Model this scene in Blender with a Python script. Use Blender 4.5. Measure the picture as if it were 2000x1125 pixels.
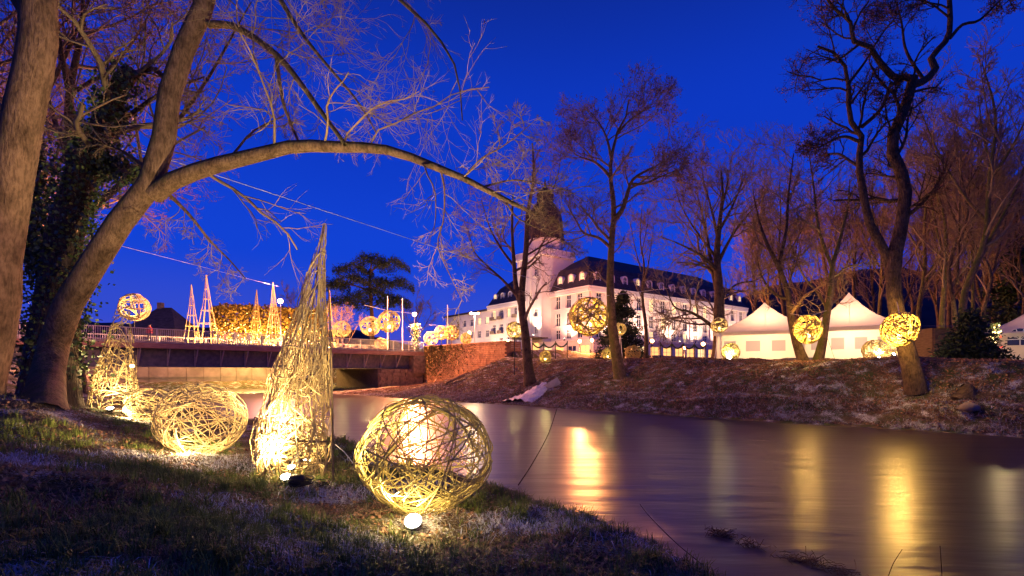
import bpy, math, random
import numpy as np
from mathutils import Vector, Matrix

for o in list(bpy.data.objects): bpy.data.objects.remove(o)
SC = bpy.context.scene
COL = SC.collection
R2 = math.sqrt(2.0)

# ------------------------------------------------------------------ camera, sky, exposure
ZC = 2.3          # camera height above the river
HZ = 728.0        # horizon row in the 2000 px photograph
FP = 1000.0       # focal length in photograph pixels
cam_d = bpy.data.cameras.new('camera'); cam = bpy.data.objects.new('camera', cam_d); COL.objects.link(cam)
cam.location = (0, 0, ZC); cam.rotation_euler = (math.radians(90), 0, 0)
cam_d.sensor_width = 36; cam_d.lens = 18; cam_d.shift_y = (HZ - 562.5) / 2000.0
cam_d.clip_start = 0.05; cam_d.clip_end = 4000
SC.camera = cam

world = bpy.data.worlds.new('World'); SC.world = world; world.use_nodes = True
wn = world.node_tree; wn.nodes.clear()
w_out = wn.nodes.new('ShaderNodeOutputWorld'); w_bg = wn.nodes.new('ShaderNodeBackground')
w_tc = wn.nodes.new('ShaderNodeTexCoord'); w_sep = wn.nodes.new('ShaderNodeSeparateXYZ')
w_ramp = wn.nodes.new('ShaderNodeValToRGB')
wn.links.new(w_tc.outputs['Generated'], w_sep.inputs[0])
wn.links.new(w_sep.outputs['Z'], w_ramp.inputs['Fac'])
wn.links.new(w_ramp.outputs['Color'], w_bg.inputs['Color'])
wn.links.new(w_bg.outputs[0], w_out.inputs['Surface'])
cr = w_ramp.color_ramp; cr.interpolation = 'EASE'
for i, (p, c) in enumerate([(0.0, (.11, .07, .50)), (0.10, (.032, .070, .62)), (0.22, (.006, .055, .66)),
                            (0.42, (.004, .040, .54)), (0.65, (.004, .022, .29)), (1.0, (.016, .022, .17))]):
    e = cr.elements[i] if i < 2 else cr.elements.new(p)
    e.position = p; e.color = (*c, 1)
w_bg.inputs['Strength'].default_value = 1.0

SC.view_settings.view_transform = 'Standard'; SC.view_settings.look = 'None'
SC.view_settings.exposure = 0.0; SC.view_settings.gamma = 1.0
SC.cycles.use_denoising = True
SC.cycles.max_bounces = 5; SC.cycles.diffuse_bounces = 2; SC.cycles.glossy_bounces = 3
SC.cycles.transmission_bounces = 3; SC.cycles.transparent_max_bounces = 6
SC.cycles.sample_clamp_indirect = 4.0
SC.cycles.caustics_reflective = False; SC.cycles.caustics_refractive = False

# ------------------------------------------------------------------ helpers
def P(px, py, Y):
    return Vector(((px - 1000.0) * Y / FP, Y, ZC + (HZ - py) * Y / FP))
def XY(u, v): return ((u - v) / R2, (u + v) / R2)
def uvpt(u, v, z): x, y = XY(u, v); return Vector((x, y, z))

def ss(t):
    t = np.clip(t, 0, 1); return t * t * (3 - 2 * t)
_rg = np.random.RandomState(5)
_waves = [(_rg.uniform(0, 6.28), _rg.uniform(0, 6.28), f, a) for f, a in
          ((.5, .05), (.8, .045), (1.3, .03), (2.1, .028), (3.3, .02), (4.7, .014), (6.5, .010), (9, .008)) for _ in range(2)]
def rough(x, y):
    z = 0
    for a, ph, f, am in _waves: z = z + am * np.sin((x * math.cos(a) + y * math.sin(a)) * f + ph)
    return z
def ground(x, y):
    x = np.asarray(x, float); y = np.asarray(y, float)
    u = (x + y) / R2; v = (y - x) / R2
    wob = .30 * np.sin(v * .55) + .18 * np.sin(v * 1.3 + 1) + .08 * np.sin(v * 3.1)
    w = np.interp(v, [-4, 0, 2, 3.2, 6], [4.2, 4.5, 4.85, 5.2, 5.9]) + wob * np.clip(v / 8, .25, 1) - u
    plat = .60 + .035 * np.clip(v, -10, 60) + .20 * np.clip(5.9 - u - 3.5, 0, 9) + .35 * np.exp(-((x + 9.4) ** 2 + (y - 9.6) ** 2) / 5.0)
    bed = -.9 * ss(-w / 2.5)
    near = np.where(w > 0, plat * ss((w + .25) / 1.5), bed)
    s = u - 25.6 - .5 * wob
    cu = 5.4 + 9 * ss(v / 42)
    zc = 2.74 + .027 * np.clip(v, -30, 45)
    t = np.clip(s / cu, 0, 1)
    far = zc * (.85 * t + .15 * ss(t)) + .22 * np.exp(-((s - 1.5) / .55) ** 2) * np.clip((30 - v) / 10, 0, 1) + np.clip(.018 * (s - cu), 0, 1.1)
    hw = np.interp(v, [40, 43, 58, 75], [3.0, 2.3, .6, .5])
    farb = hw * np.clip(s / 15.9, 0, 1)
    farb = np.where(u > 42.2, 5.2, farb)
    far = far + (farb - far) * ss((v - 40.5) / 3.0)
    far = np.where(s > 0, far, -.9 * ss(-s / 2.5))
    z = np.where(u < 15.5, near, far)
    k = ss((v - 79) / 4.5)
    up = np.where(v > 87.0, 5.0, 1.05 * k)
    z = np.where(u < 36, np.maximum(z, np.where(v > 79, up, z)), z)
    land = np.clip((z + .1) / .5, 0, 1)
    d = np.hypot(x, y)
    return z + land * rough(x, y) * np.clip(1.3 - d / 160, .0, 1)
def gz(x, y): return float(ground(x, y))
def G(px, py, y0=2.0, y1=120.0):
    Ys = np.geomspace(y0, y1, 4000); xs = (px - 1000) * Ys / FP; zs = ZC + (HZ - py) * Ys / FP
    hit = np.nonzero(ground(xs, Ys) >= zs)[0]
    Y = Ys[hit[0]] if len(hit) else y1
    return Vector(((px - 1000) * Y / FP, Y, gz((px - 1000) * Y / FP, Y)))
def seat(px, Y): x = (px - 1000) * Y / FP; return Vector((x, Y, gz(x, Y)))

# ---- materials
MATS = {}
def nn(nt, t, **kw):
    n = nt.nodes.new(t)
    for k, val in kw.items(): setattr(n, k, val)
    return n
def mat(name, col, col2=None, rough_=.8, scale=4.0, bump=0.0, bscale=None, stretch=(1, 1, 1), emit=None, estr=0, metallic=0, spec=.3, lo=.35, hi=.65, transl=0, coord='Object', detail=5):
    if name in MATS: return MATS[name]
    m = bpy.data.materials.new(name); m.use_nodes = True; nt = m.node_tree
    b = nt.nodes['Principled BSDF']
    b.inputs['Base Color'].default_value = (*col, 1); b.inputs['Roughness'].default_value = rough_
    b.inputs['Metallic'].default_value = metallic; b.inputs['Specular IOR Level'].default_value = spec
    tc = nn(nt, 'ShaderNodeTexCoord'); mp = nn(nt, 'ShaderNodeMapping'); mp.inputs['Scale'].default_value = stretch
    nt.links.new(tc.outputs[coord], mp.inputs[0])
    if col2 is not None:
        no = nn(nt, 'ShaderNodeTexNoise'); no.inputs['Scale'].default_value = scale; no.inputs['Detail'].default_value = detail
        rp = nn(nt, 'ShaderNodeValToRGB'); rp.color_ramp.elements[0].position = lo; rp.color_ramp.elements[1].position = hi
        rp.color_ramp.elements[0].color = (*col, 1); rp.color_ramp.elements[1].color = (*col2, 1)
        nt.links.new(mp.outputs[0], no.inputs['Vector']); nt.links.new(no.outputs['Fac'], rp.inputs[0]); nt.links.new(rp.outputs[0], b.inputs['Base Color'])
    if bump:
        nb = nn(nt, 'ShaderNodeTexNoise'); nb.inputs['Scale'].default_value = bscale or scale * 3; nb.inputs['Detail'].default_value = 6
        bp = nn(nt, 'ShaderNodeBump'); bp.inputs['Strength'].default_value = min(bump, 1); bp.inputs['Distance'].default_value = .03
        nt.links.new(mp.outputs[0], nb.inputs['Vector']); nt.links.new(nb.outputs['Fac'], bp.inputs['Height']); nt.links.new(bp.outputs[0], b.inputs['Normal'])
    if emit is not None:
        b.inputs['Emission Color'].default_value = (*emit, 1); b.inputs['Emission Strength'].default_value = estr
    if transl:
        tr = nn(nt, 'ShaderNodeBsdfTranslucent'); mx = nn(nt, 'ShaderNodeMixShader'); mx.inputs[0].default_value = transl
        tr.inputs['Color'].default_value = (*col, 1)
        out = nt.nodes['Material Output']
        nt.links.new(b.outputs[0], mx.inputs[1]); nt.links.new(tr.outputs[0], mx.inputs[2]); nt.links.new(mx.outputs[0], out.inputs['Surface'])
    MATS[name] = m; return m

def bark(name, c1, c2, crack, moss):
    m = bpy.data.materials.new(name); m.use_nodes = True; nt = m.node_tree; b = nt.nodes['Principled BSDF']; b.inputs['Roughness'].default_value = .92; b.inputs['Specular IOR Level'].default_value = .2
    geo = nn(nt, 'ShaderNodeNewGeometry')
    def mp(sc): q = nn(nt, 'ShaderNodeMapping'); q.inputs['Scale'].default_value = sc; nt.links.new(geo.outputs['Position'], q.inputs[0]); return q
    def noise(sc, st, det=7, ro=.65): q = nn(nt, 'ShaderNodeTexNoise'); q.inputs['Scale'].default_value = sc; q.inputs['Detail'].default_value = det; q.inputs['Roughness'].default_value = ro; nt.links.new(mp(st).outputs[0], q.inputs['Vector']); return q
    n1 = noise(3.2, (1, 1, .8)); rp = nn(nt, 'ShaderNodeValToRGB'); nt.links.new(n1.outputs['Fac'], rp.inputs[0])
    for k, (p, c) in enumerate([(.30, c1), (.52, c2), (.72, tuple(min(1, q * 1.35) for q in c2))]):
        e = rp.color_ramp.elements[k] if k < 2 else rp.color_ramp.elements.new(p)
        e.position = p; e.color = (*c, 1)
    nd = noise(24, (1, 1, .25)); rd = nn(nt, 'ShaderNodeValToRGB'); rd.color_ramp.elements[0].position = .36; rd.color_ramp.elements[1].position = .56; rd.color_ramp.elements[0].color = (.42, .40, .38, 1); rd.color_ramp.elements[1].color = (1, 1, 1, 1); nt.links.new(nd.outputs['Fac'], rd.inputs[0])
    mul = nn(nt, 'ShaderNodeMixRGB', blend_type='MULTIPLY'); mul.inputs[0].default_value = .85; nt.links.new(rp.outputs[0], mul.inputs[1]); nt.links.new(rd.outputs[0], mul.inputs[2]); col = mul.outputs[0]
    if moss:
        dt = nn(nt, 'ShaderNodeVectorMath', operation='DOT_PRODUCT'); dt.inputs[1].default_value = (-.72, -.1, .55); nt.links.new(geo.outputs['Normal'], dt.inputs[0])
        nm = noise(4, (1, 1, 1)); ad = nn(nt, 'ShaderNodeMath', operation='MULTIPLY_ADD'); nt.links.new(nm.outputs['Fac'], ad.inputs[0]); ad.inputs[1].default_value = 1.6; nt.links.new(dt.outputs['Value'], ad.inputs[2])
        rm = nn(nt, 'ShaderNodeValToRGB'); rm.color_ramp.elements[0].position = .0; rm.color_ramp.elements[1].position = .9
        sb = nn(nt, 'ShaderNodeMath', operation='SUBTRACT'); nt.links.new(ad.outputs[0], sb.inputs[0]); sb.inputs[1].default_value = .85; nt.links.new(sb.outputs[0], rm.inputs[0])
        mm = nn(nt, 'ShaderNodeMixRGB'); nt.links.new(rm.outputs[0], mm.inputs[0]); nt.links.new(col, mm.inputs[1]); mm.inputs[2].default_value = (.085, .10, .022, 1); col = mm.outputs[0]
    nt.links.new(col, b.inputs['Base Color'])
    vo = nn(nt, 'ShaderNodeTexVoronoi', feature='DISTANCE_TO_EDGE'); vo.inputs['Scale'].default_value = 9; nt.links.new(mp((1.6, 1.6, .32)).outputs[0], vo.inputs['Vector'])
    mx = nn(nt, 'ShaderNodeMath', operation='MULTIPLY_ADD'); nt.links.new(vo.outputs['Distance'], mx.inputs[0]); mx.inputs[1].default_value = crack; nt.links.new(nd.outputs['Fac'], mx.inputs[2])
    bp = nn(nt, 'ShaderNodeBump'); bp.inputs['Strength'].default_value = 1; bp.inputs['Distance'].default_value = .05; nt.links.new(mx.outputs[0], bp.inputs['Height']); nt.links.new(bp.outputs[0], b.inputs['Normal'])
    return m
M_bark = bark('grey_bark', (.085, .05, .03), (.22, .135, .085), .25, True)
M_barkd = bark('dark_bark', (.045, .032, .024), (.13, .09, .06), 1.6, False)
M_twig = mat('twig_bark', (.16, .115, .085), (.24, .17, .12), .9, 3)
M_twigp = mat('pale_twig', (.20, .135, .07), (.32, .225, .125), .9, 3)
M_seed = mat('dry_seed_cluster', (.13, .05, .045), (.20, .085, .06), .95, 9)
M_ivy = mat('ivy_leaf', (.035, .06, .018), (.10, .14, .04), .5, 14, spec=.5)
M_conif = mat('conifer_needles', (.02, .035, .02), (.045, .07, .03), .8, 8)
M_withy = mat('withy_wood', (.34, .25, .10), (.52, .40, .19), .75, 25, .3, 80)
M_withyg = mat('willow_rod', (.37, .29, .08), (.56, .45, .16), .75, 25, .3, 80)
M_withyp = mat('pale_withy', (.40, .29, .13), (.56, .43, .22), .75, 25)
M_pole = mat('dark_pole', (.05, .035, .025), (.11, .08, .05), .85, 12)
M_pole2 = mat('grey_pole', (.10, .07, .04), (.20, .14, .08), .85, 12)
M_black = mat('black_metal', (.02, .02, .022), None, .5)
M_steel = mat('bridge_steel', (.10, .11, .14), (.17, .17, .20), .6, 3, .2, 20, metallic=.2)
M_bracket = mat('bracket_bright_steel', (.34, .33, .36), (.44, .42, .45), .6, 4)  # steel colour raised in place of light that misses the brackets
M_rail = mat('painted_railing', (.46, .42, .46), (.56, .51, .54), .5, 4)
M_deck = mat('deck_fascia', (.34, .19, .14), (.46, .27, .20), .85, 2, .3, 12, (1, 1, 3))  # reddish albedo raised in place of lamp light on the fascia
M_conc = mat('concrete', (.30, .27, .25), (.44, .40, .37), .9, 1.5, .4, 18)
M_stone = mat('dark_stone', (.13, .10, .085), (.26, .20, .16), .95, 2.5, .6, 14)
M_brick = mat('wall_brick', (.30, .15, .075), (.45, .25, .13), .9, 1.7, .5, 30, detail=8)
M_mortar = mat('mortar', (.14, .10, .075), (.2, .15, .11), .95, 6)
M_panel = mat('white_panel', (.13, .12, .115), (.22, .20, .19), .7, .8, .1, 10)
M_render = mat('hotel_plaster', (.68, .62, .60), (.80, .75, .72), .9, .35, .1, 6)
M_trim = mat('hotel_trim', (.80, .76, .73), None, .8)
M_slate = mat('slate_roof', (.035, .03, .038), (.075, .062, .07), .7, 1.5, .5, 9, (1, 1, 2.5))
M_frame = mat('window_frame', (.78, .76, .74), None, .6)
M_glassd = mat('dark_glass', (.03, .035, .05), None, .08, spec=.8)
M_glassl = mat('lit_glass', (.6, .5, .3), None, .3, emit=(1, .66, .28), estr=1.6)
M_glassy = mat('bright_lit_glass', (.6, .5, .3), None, .3, emit=(1, .48, .12), estr=1.7)
M_tentr = mat('tent_roof_canvas', (.78, .58, .54), (.84, .64, .60), .8, 2, .15, 5, transl=.30)  # pink tint put into the canvas in place of sodium lamp light
M_tentw = mat('tent_wall_canvas', (.80, .72, .62), (.86, .78, .68), .8, 2, .15, 5, transl=.55)
M_tentg = mat('tent_window_film', (.42, .38, .40), None, .35, transl=.4)
M_wood = mat('plank_wood', (.16, .085, .035), (.26, .15, .07), .8, 3, .3, 20, (1, 1, 6))
M_white = mat('white_paint', (.75, .74, .74), None, .5)
M_cable = mat('steel_cable', (.70, .68, .66), None, .4)
M_foam = mat('foaming_water', (.72, .66, .70), (.88, .84, .86), .6, 6, .5, 14, (1, 1, .4))
M_lens = mat('lamp_lens', (1, 1, 1), None, .3, emit=(1, .90, .68), estr=45)
M_globe = mat('lantern_globe', (1, .9, .8), None, .3, emit=(1, .34, .07), estr=9)
M_globep = mat('pink_lantern_globe', (1, .9, .8), None, .3, emit=(1, .50, .28), estr=9)
M_bulb = mat('warm_bulb', (1, .9, .7), None, .3, emit=(1, .66, .24), estr=9)
M_fairy = mat('fairy_bulb', (1, .9, .7), None, .3, emit=(1, .66, .16), estr=9)
M_redbulb = mat('red_bulb', (.8, .1, .05), None, .4, emit=(1, .06, .03), estr=5)
M_hill = mat('hill_wood', (.030, .024, .030), (.05, .04, .045), .95, .08, .5, .5)

# ---- mesh builders
def mk(name, verts, faces_flat, nper, material, parent=None, smooth=False, kind=None):
    me = bpy.data.meshes.new(name)
    verts = np.asarray(verts, np.float32); fl = np.asarray(faces_flat, np.int32).ravel()
    nf = len(fl) // nper
    me.vertices.add(len(verts)); me.vertices.foreach_set('co', verts.ravel())
    me.loops.add(len(fl)); me.loops.foreach_set('vertex_index', fl)
    me.polygons.add(nf); me.polygons.foreach_set('loop_start', np.arange(0, nf * nper, nper, dtype=np.int32))
    if smooth: me.polygons.foreach_set('use_smooth', np.ones(nf, bool))
    me.materials.append(material); me.update(calc_edges=True); me.validate()
    return add(name, me, parent, kind)
def wloc(p):
    v = Vector((0, 0, 0))
    while p is not None: v += p.location; p = p.parent
    return v
def add(name, me, parent=None, kind=None):
    o = bpy.data.objects.new(name, me); COL.objects.link(o)
    if parent is not None: o.parent = parent
    if kind: o['kind'] = kind
    return o
def tag(o, label, cat, group=None):
    o['label'] = label; o['category'] = cat
    if group: o['group'] = group
    return o
def thing(name, loc, label, cat, group=None, rz=0):
    o = bpy.data.objects.new(name, None); COL.objects.link(o); o.empty_display_size = .3
    o.location = loc; o.rotation_euler = (0, 0, rz)
    return tag(o, label, cat, group)
def copy_tree(o, parent=None):
    c = o.copy(); COL.objects.link(c); c.parent = parent
    for ch in list(o.children): copy_tree(ch, c)
    return c

class MB:
    def __init__(s): s.v = []; s.f = []
    def quad(s, *p):
        n = len(s.v); s.v += [tuple(q) for q in p]; s.f.append(list(range(n, n + len(p))))
    def box(s, c, size, ax=None):
        c = Vector(c); hx, hy, hz = [q / 2 for q in size]
        ax = ax or (Vector((1, 0, 0)), Vector((0, 1, 0)), Vector((0, 0, 1)))
        n = len(s.v)
        for k in (-1, 1):
            for i, j in ((-1, -1), (1, -1), (1, 1), (-1, 1)):
                s.v.append(tuple(c + ax[0] * (i * hx) + ax[1] * (j * hy) + ax[2] * (k * hz)))
        for f in ((3, 2, 1, 0), (4, 5, 6, 7), (0, 1, 5, 4), (1, 2, 6, 5), (2, 3, 7, 6), (3, 0, 4, 7)): s.f.append([n + i for i in f])
        return s
    def bar(s, p, q, w, h=None, up=Vector((0, 0, 1))):
        p = Vector(p); q = Vector(q); d = (q - p); L = d.length; d.normalize()
        if abs(d.dot(up)) > .98: up = Vector((1, 0, 0))
        sd = d.cross(up).normalized(); up2 = sd.cross(d)
        return s.box((p + q) / 2, (L, w, h or w), (d, sd, up2))
    def tube(s, pts, r, k=8, cap=True):
        pts = [Vector(p) for p in pts]; n0 = len(s.v); n = len(pts)
        rs = r if isinstance(r, (list, tuple)) else [r] * n
        ref = Vector((0, 0, 1)) if abs((pts[-1] - pts[0]).normalized().z) < .8 else Vector((1, 0, 0))
        for i in range(n):
            t = (pts[min(i + 1, n - 1)] - pts[max(i - 1, 0)]).normalized()
            a = t.cross(ref).normalized(); b = t.cross(a)
            for j in range(k):
                an = 2 * math.pi * j / k; s.v.append(tuple(pts[i] + (a * math.cos(an) + b * math.sin(an)) * rs[i]))
        for i in range(n - 1):
            for j in range(k):
                a0 = n0 + i * k + j; a1 = n0 + i * k + (j + 1) % k; s.f.append([a0, a1, a1 + k, a0 + k])
        if cap: s.f.append([n0 + j for j in range(k)]); s.f.append([n0 + (n - 1) * k + j for j in reversed(range(k))])
        return s
    def lathe(s, prof, c=(0, 0, 0), k=16):
        n0 = len(s.v); c = Vector(c)
        for r, z in prof:
            for j in range(k):
                an = 2 * math.pi * j / k; s.v.append((c.x + r * math.cos(an), c.y + r * math.sin(an), c.z + z))
        for i in range(len(prof) - 1):
            for j in range(k):
                a0 = n0 + i * k + j; a1 = n0 + i * k + (j + 1) % k; s.f.append([a0, a1, a1 + k, a0 + k])
        s.f.append([n0 + j for j in reversed(range(k))]); s.f.append([n0 + (len(prof) - 1) * k + j for j in range(k)])
        return s
    def build(s, name, m, parent=None, smooth=False, kind=None, world=True):
        off = wloc(parent) if (world and parent is not None) else Vector((0, 0, 0))
        me = bpy.data.meshes.new(name); me.from_pydata([(a - off.x, b - off.y, c - off.z) for a, b, c in s.v], [], s.f)
        if smooth:
            for p in me.polygons: p.use_smooth = True
        me.materials.append(m); me.update()
        return add(name, me, parent, kind)

def tubes(pts, rad, k):
    """pts (N,n,3), rad (N,n) -> verts, quads"""
    N, n, _ = pts.shape
    t = np.empty_like(pts); t[:, 1:-1] = pts[:, 2:] - pts[:, :-2]; t[:, 0] = pts[:, 1] - pts[:, 0]; t[:, -1] = pts[:, -1] - pts[:, -2]
    t /= np.linalg.norm(t, axis=2, keepdims=True) + 1e-9
    av = np.abs(t.mean(1)); ref = np.eye(3)[np.argmin(av, axis=1)]
    a = np.cross(t, ref[:, None, :]); a /= np.linalg.norm(a, axis=2, keepdims=True) + 1e-9
    b = np.cross(t, a)
    an = np.arange(k) * 2 * np.pi / k
    ring = a[:, :, None, :] * np.cos(an)[None, None, :, None] + b[:, :, None, :] * np.sin(an)[None, None, :, None]
    v = pts[:, :, None, :] + ring * rad[:, :, None, None]
    idx = np.arange(N * n * k).reshape(N, n, k)
    q = np.stack([idx[:, :-1, :], np.roll(idx[:, :-1, :], -1, 2), np.roll(idx[:, 1:, :], -1, 2), idx[:, 1:, :]], -1)
    return v.reshape(-1, 3), q.reshape(-1, 4)
class TB:
    def __init__(s): s.V = []; s.F = []; s.n = 0
    def add(s, v, q): s.V.append(v); s.F.append(q + s.n); s.n += len(v)
    def tubes(s, pts, rad, k): s.add(*tubes(pts, rad, k))
    def build(s, name, m, parent=None, smooth=True, kind=None, world=True):
        if not s.V: return None
        V = np.concatenate(s.V); F = np.concatenate(s.F)
        if world and parent is not None: V = V - np.array(wloc(parent))
        return mk(name, V, F, F.shape[1], m, parent, smooth, kind)
def resample(pts, n):
    pts = np.array([tuple(p) for p in pts], float)
    # Catmull-Rom then uniform
    e = np.vstack([2 * pts[0] - pts[1], pts, 2 * pts[-1] - pts[-2]]); out = []
    for i in range(1, len(e) - 2):
        for t in np.linspace(0, 1, 8, endpoint=False):
            p0, p1, p2, p3 = e[i - 1], e[i], e[i + 1], e[i + 2]
            out.append(.5 * (2 * p1 + (p2 - p0) * t + (2 * p0 - 5 * p1 + 4 * p2 - p3) * t * t + (3 * p1 - p0 - 3 * p2 + p3) * t ** 3))
    out.append(e[-2]); out = np.array(out)
    d = np.r_[0, np.cumsum(np.linalg.norm(np.diff(out, axis=0), axis=1))]
    s = np.linspace(0, d[-1], n)
    return np.stack([np.interp(s, d, out[:, i]) for i in range(3)], 1), d[-1]
def leaves(pos, size, rng, aspect=.6, flat=0.0):
    """random folded quads at pos (N,3) -> verts, quads"""
    N = len(pos); d = rng.normal(size=(N, 3)); d[:, 2] *= (1 - flat); d /= np.linalg.norm(d, axis=1, keepdims=True)
    e = rng.normal(size=(N, 3)); e[:, 2] *= (1 - flat); e = np.cross(d, np.cross(e, d)); e /= np.linalg.norm(e, axis=1, keepdims=True) + 1e-9
    sz = size * rng.uniform(.6, 1.3, (N, 1))
    v = np.stack([pos - d * sz * .5, pos + e * sz * .5 * aspect, pos + d * sz * .5, pos - e * sz * .5 * aspect], 1)
    return v.reshape(-1, 3), np.arange(N * 4).reshape(N, 4)

# ---- lights
LM = {'ball_lamp': 1.7, 'cone_lamp': 1.5, 'cone_flood_fill': 5.0, 'flood': 3.9, 'lantern': 9.0, 'tent_light': 2.3, 'stall_light': 4.0, 'hedge_glow': 4.0, 'pyramid_lamp': 5.0, 'post_light': 1.0}
def point(name, loc, power, col, r=.1, parent=None):
    l = bpy.data.lights.new(name, 'POINT'); l.energy = power * LM.get(name, 3.0); l.color = col; l.shadow_soft_size = r
    o = bpy.data.objects.new(name, l); COL.objects.link(o)
    if parent is not None: o.parent = parent; o.location = Vector(loc) - wloc(parent)
    else: o.location = loc
    return o
def spot(name, loc, target, power, col, ang=100, blend=.6, r=.1, parent=None):
    l = bpy.data.lights.new(name, 'SPOT'); l.energy = power * LM.get(name, 3.0); l.color = col; l.shadow_soft_size = r
    l.spot_size = math.radians(ang); l.spot_blend = blend
    o = bpy.data.objects.new(name, l); COL.objects.link(o)
    o.rotation_euler = (Vector(target) - Vector(loc)).to_track_quat('-Z', 'Y').to_euler()
    if parent is not None: o.parent = parent; o.location = Vector(loc) - wloc(parent)
    else: o.location = loc
    return o
WARM = (1, .72, .32); GOLD = (1, .77, .26); SOD = (1, .40, .20); PINK = (1, .56, .34)

# ------------------------------------------------------------------ ground, river
def ground_mat():
    m = bpy.data.materials.new('frosty_ground'); m.use_nodes = True; nt = m.node_tree; b = nt.nodes['Principled BSDF']
    geo = nn(nt, 'ShaderNodeNewGeometry')
    def noise(sc, det=6, ro=.6):
        n = nn(nt, 'ShaderNodeTexNoise'); n.inputs['Scale'].default_value = sc; n.inputs['Detail'].default_value = det; n.inputs['Roughness'].default_value = ro
        nt.links.new(geo.outputs['Position'], n.inputs['Vector']); return n
    def ramp(src, stops):
        r = nn(nt, 'ShaderNodeValToRGB'); nt.links.new(src, r.inputs[0])
        for i, (p, c) in enumerate(stops):
            e = r.color_ramp.elements[i] if i < 2 else r.color_ramp.elements.new(p)
            e.position = p; e.color = (*c, 1)
        return r
    n1 = noise(6, 8, .7); soil = ramp(n1.outputs['Fac'], [(.3, (.055, .036, .024)), (.5, (.13, .085, .055)), (.72, (.26, .18, .12))])
    n2 = noise(1.1, 4); gm = ramp(n2.outputs['Fac'], [(.42, (0, 0, 0)), (.62, (1, 1, 1))])
    mix = nn(nt, 'ShaderNodeMixRGB'); nt.links.new(gm.outputs[0], mix.inputs[0]); nt.links.new(soil.outputs[0], mix.inputs[1]); mix.inputs[2].default_value = (.07, .085, .03, 1)
    n3 = noise(1.6, 3); n4 = noise(38, 4, .7)
    mul = nn(nt, 'ShaderNodeMath', operation='MULTIPLY'); nt.links.new(n3.outputs['Fac'], mul.inputs[0]); nt.links.new(n4.outputs['Fac'], mul.inputs[1])
    fm = ramp(mul.outputs[0], [(.285, (0, 0, 0)), (.355, (1, 1, 1))])
    mix2 = nn(nt, 'ShaderNodeMixRGB'); nt.links.new(fm.outputs[0], mix2.inputs[0]); nt.links.new(mix.outputs[0], mix2.inputs[1]); mix2.inputs[2].default_value = (.62, .62, .66, 1)
    nt.links.new(mix2.outputs[0], b.inputs['Base Color']); b.inputs['Roughness'].default_value = .95; b.inputs['Specular IOR Level'].default_value = .15
    nb = noise(14, 8, .75); bp = nn(nt, 'ShaderNodeBump'); bp.inputs['Strength'].default_value = 1; bp.inputs['Distance'].default_value = .10
    nt.links.new(nb.outputs['Fac'], bp.inputs['Height']); nt.links.new(bp.outputs[0], b.inputs['Normal'])
    return m
M_ground = ground_mat()
az = np.radians(np.r_[np.linspace(-57, 57, 330), np.linspace(62, 298, 40)])
rad = np.r_[.05, np.geomspace(1.0, 1800, 300)]
A, Rr = np.meshgrid(az, rad); gx = Rr * np.sin(A); gy = Rr * np.cos(A); gzv = ground(gx, gy)
gi = np.arange(A.size).reshape(A.shape)
gq = np.stack([gi[:-1, :], np.roll(gi[:-1, :], -1, 1), np.roll(gi[1:, :], -1, 1), gi[1:, :]], -1).reshape(-1, 4)
mk('ground', np.stack([gx, gy, gzv], -1).reshape(-1, 3), gq[:, ::-1], 4, M_ground, smooth=True, kind='structure')

def water_mat():
    m = bpy.data.materials.new('river_water'); m.use_nodes = True; nt = m.node_tree; b = nt.nodes['Principled BSDF']
    b.inputs['Base Color'].default_value = (.030, .011, .008, 1); b.inputs['Roughness'].default_value = .28; b.inputs['IOR'].default_value = 1.45
    b.inputs['Specular IOR Level'].default_value = .9
    geo = nn(nt, 'ShaderNodeNewGeometry'); mp = nn(nt, 'ShaderNodeMapping'); mp.inputs['Rotation'].default_value = (0, 0, math.radians(-135)); mp.inputs['Scale'].default_value = (.28, 1.3, 1)
    nt.links.new(geo.outputs['Position'], mp.inputs[0])
    n1 = nn(nt, 'ShaderNodeTexNoise'); n1.inputs['Scale'].default_value = 1.0; n1.inputs['Detail'].default_value = 4; n1.inputs['Roughness'].default_value = .5
    nt.links.new(mp.outputs[0], n1.inputs['Vector'])
    bp = nn(nt, 'ShaderNodeBump'); bp.inputs['Strength'].default_value = .28; bp.inputs['Distance'].default_value = .14
    nt.links.new(n1.outputs['Fac'], bp.inputs['Height']); nt.links.new(bp.outputs[0], b.inputs['Normal'])
    return m
mb = MB(); mb.quad(uvpt(2, -90, 0), uvpt(36, -90, 0), uvpt(36, 92, 0), uvpt(2, 92, 0)); mb.build('river_water', water_mat(), kind='structure')

def hill(name, pts, Y, depth, seed):
    rng = np.random.RandomState(seed); n = 160; xs = np.linspace(pts[0][0], pts[-1][0], n)
    top = np.interp(xs, [p[0] for p in pts], [p[1] for p in pts]) + rng.normal(0, 1.2, n)
    V = []; rows = [(0, 0), (.35, .55), (.7, .9), (1, 1), (1.5, .6), (2.2, 0)]
    for a, hgt in rows:
        for i in range(n):
            Yd = Y + a * depth; zt = ZC + (HZ - top[i]) * (Y + depth) / FP
            V.append(((xs[i] - 1000) * (Y + depth) / FP, Yd, 3 + (zt - 3) * hgt))
    idx = np.arange(len(V)).reshape(len(rows), n)
    q = np.stack([idx[:-1, :-1], idx[:-1, 1:], idx[1:, 1:], idx[1:, :-1]], -1).reshape(-1, 4)
    mk(name, V, q, 4, M_hill, smooth=False, kind='structure')
hill('hill', [(1380, 690), (1440, 585), (1500, 560), (1600, 545), (1680, 527), (1760, 540), (1900, 520), (2300, 560), (2700, 690)], 260, 160, 1)
hill('hill', [(-500, 690), (-100, 640), (150, 628), (420, 640), (700, 646), (860, 690)], 500, 200, 2)

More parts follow.
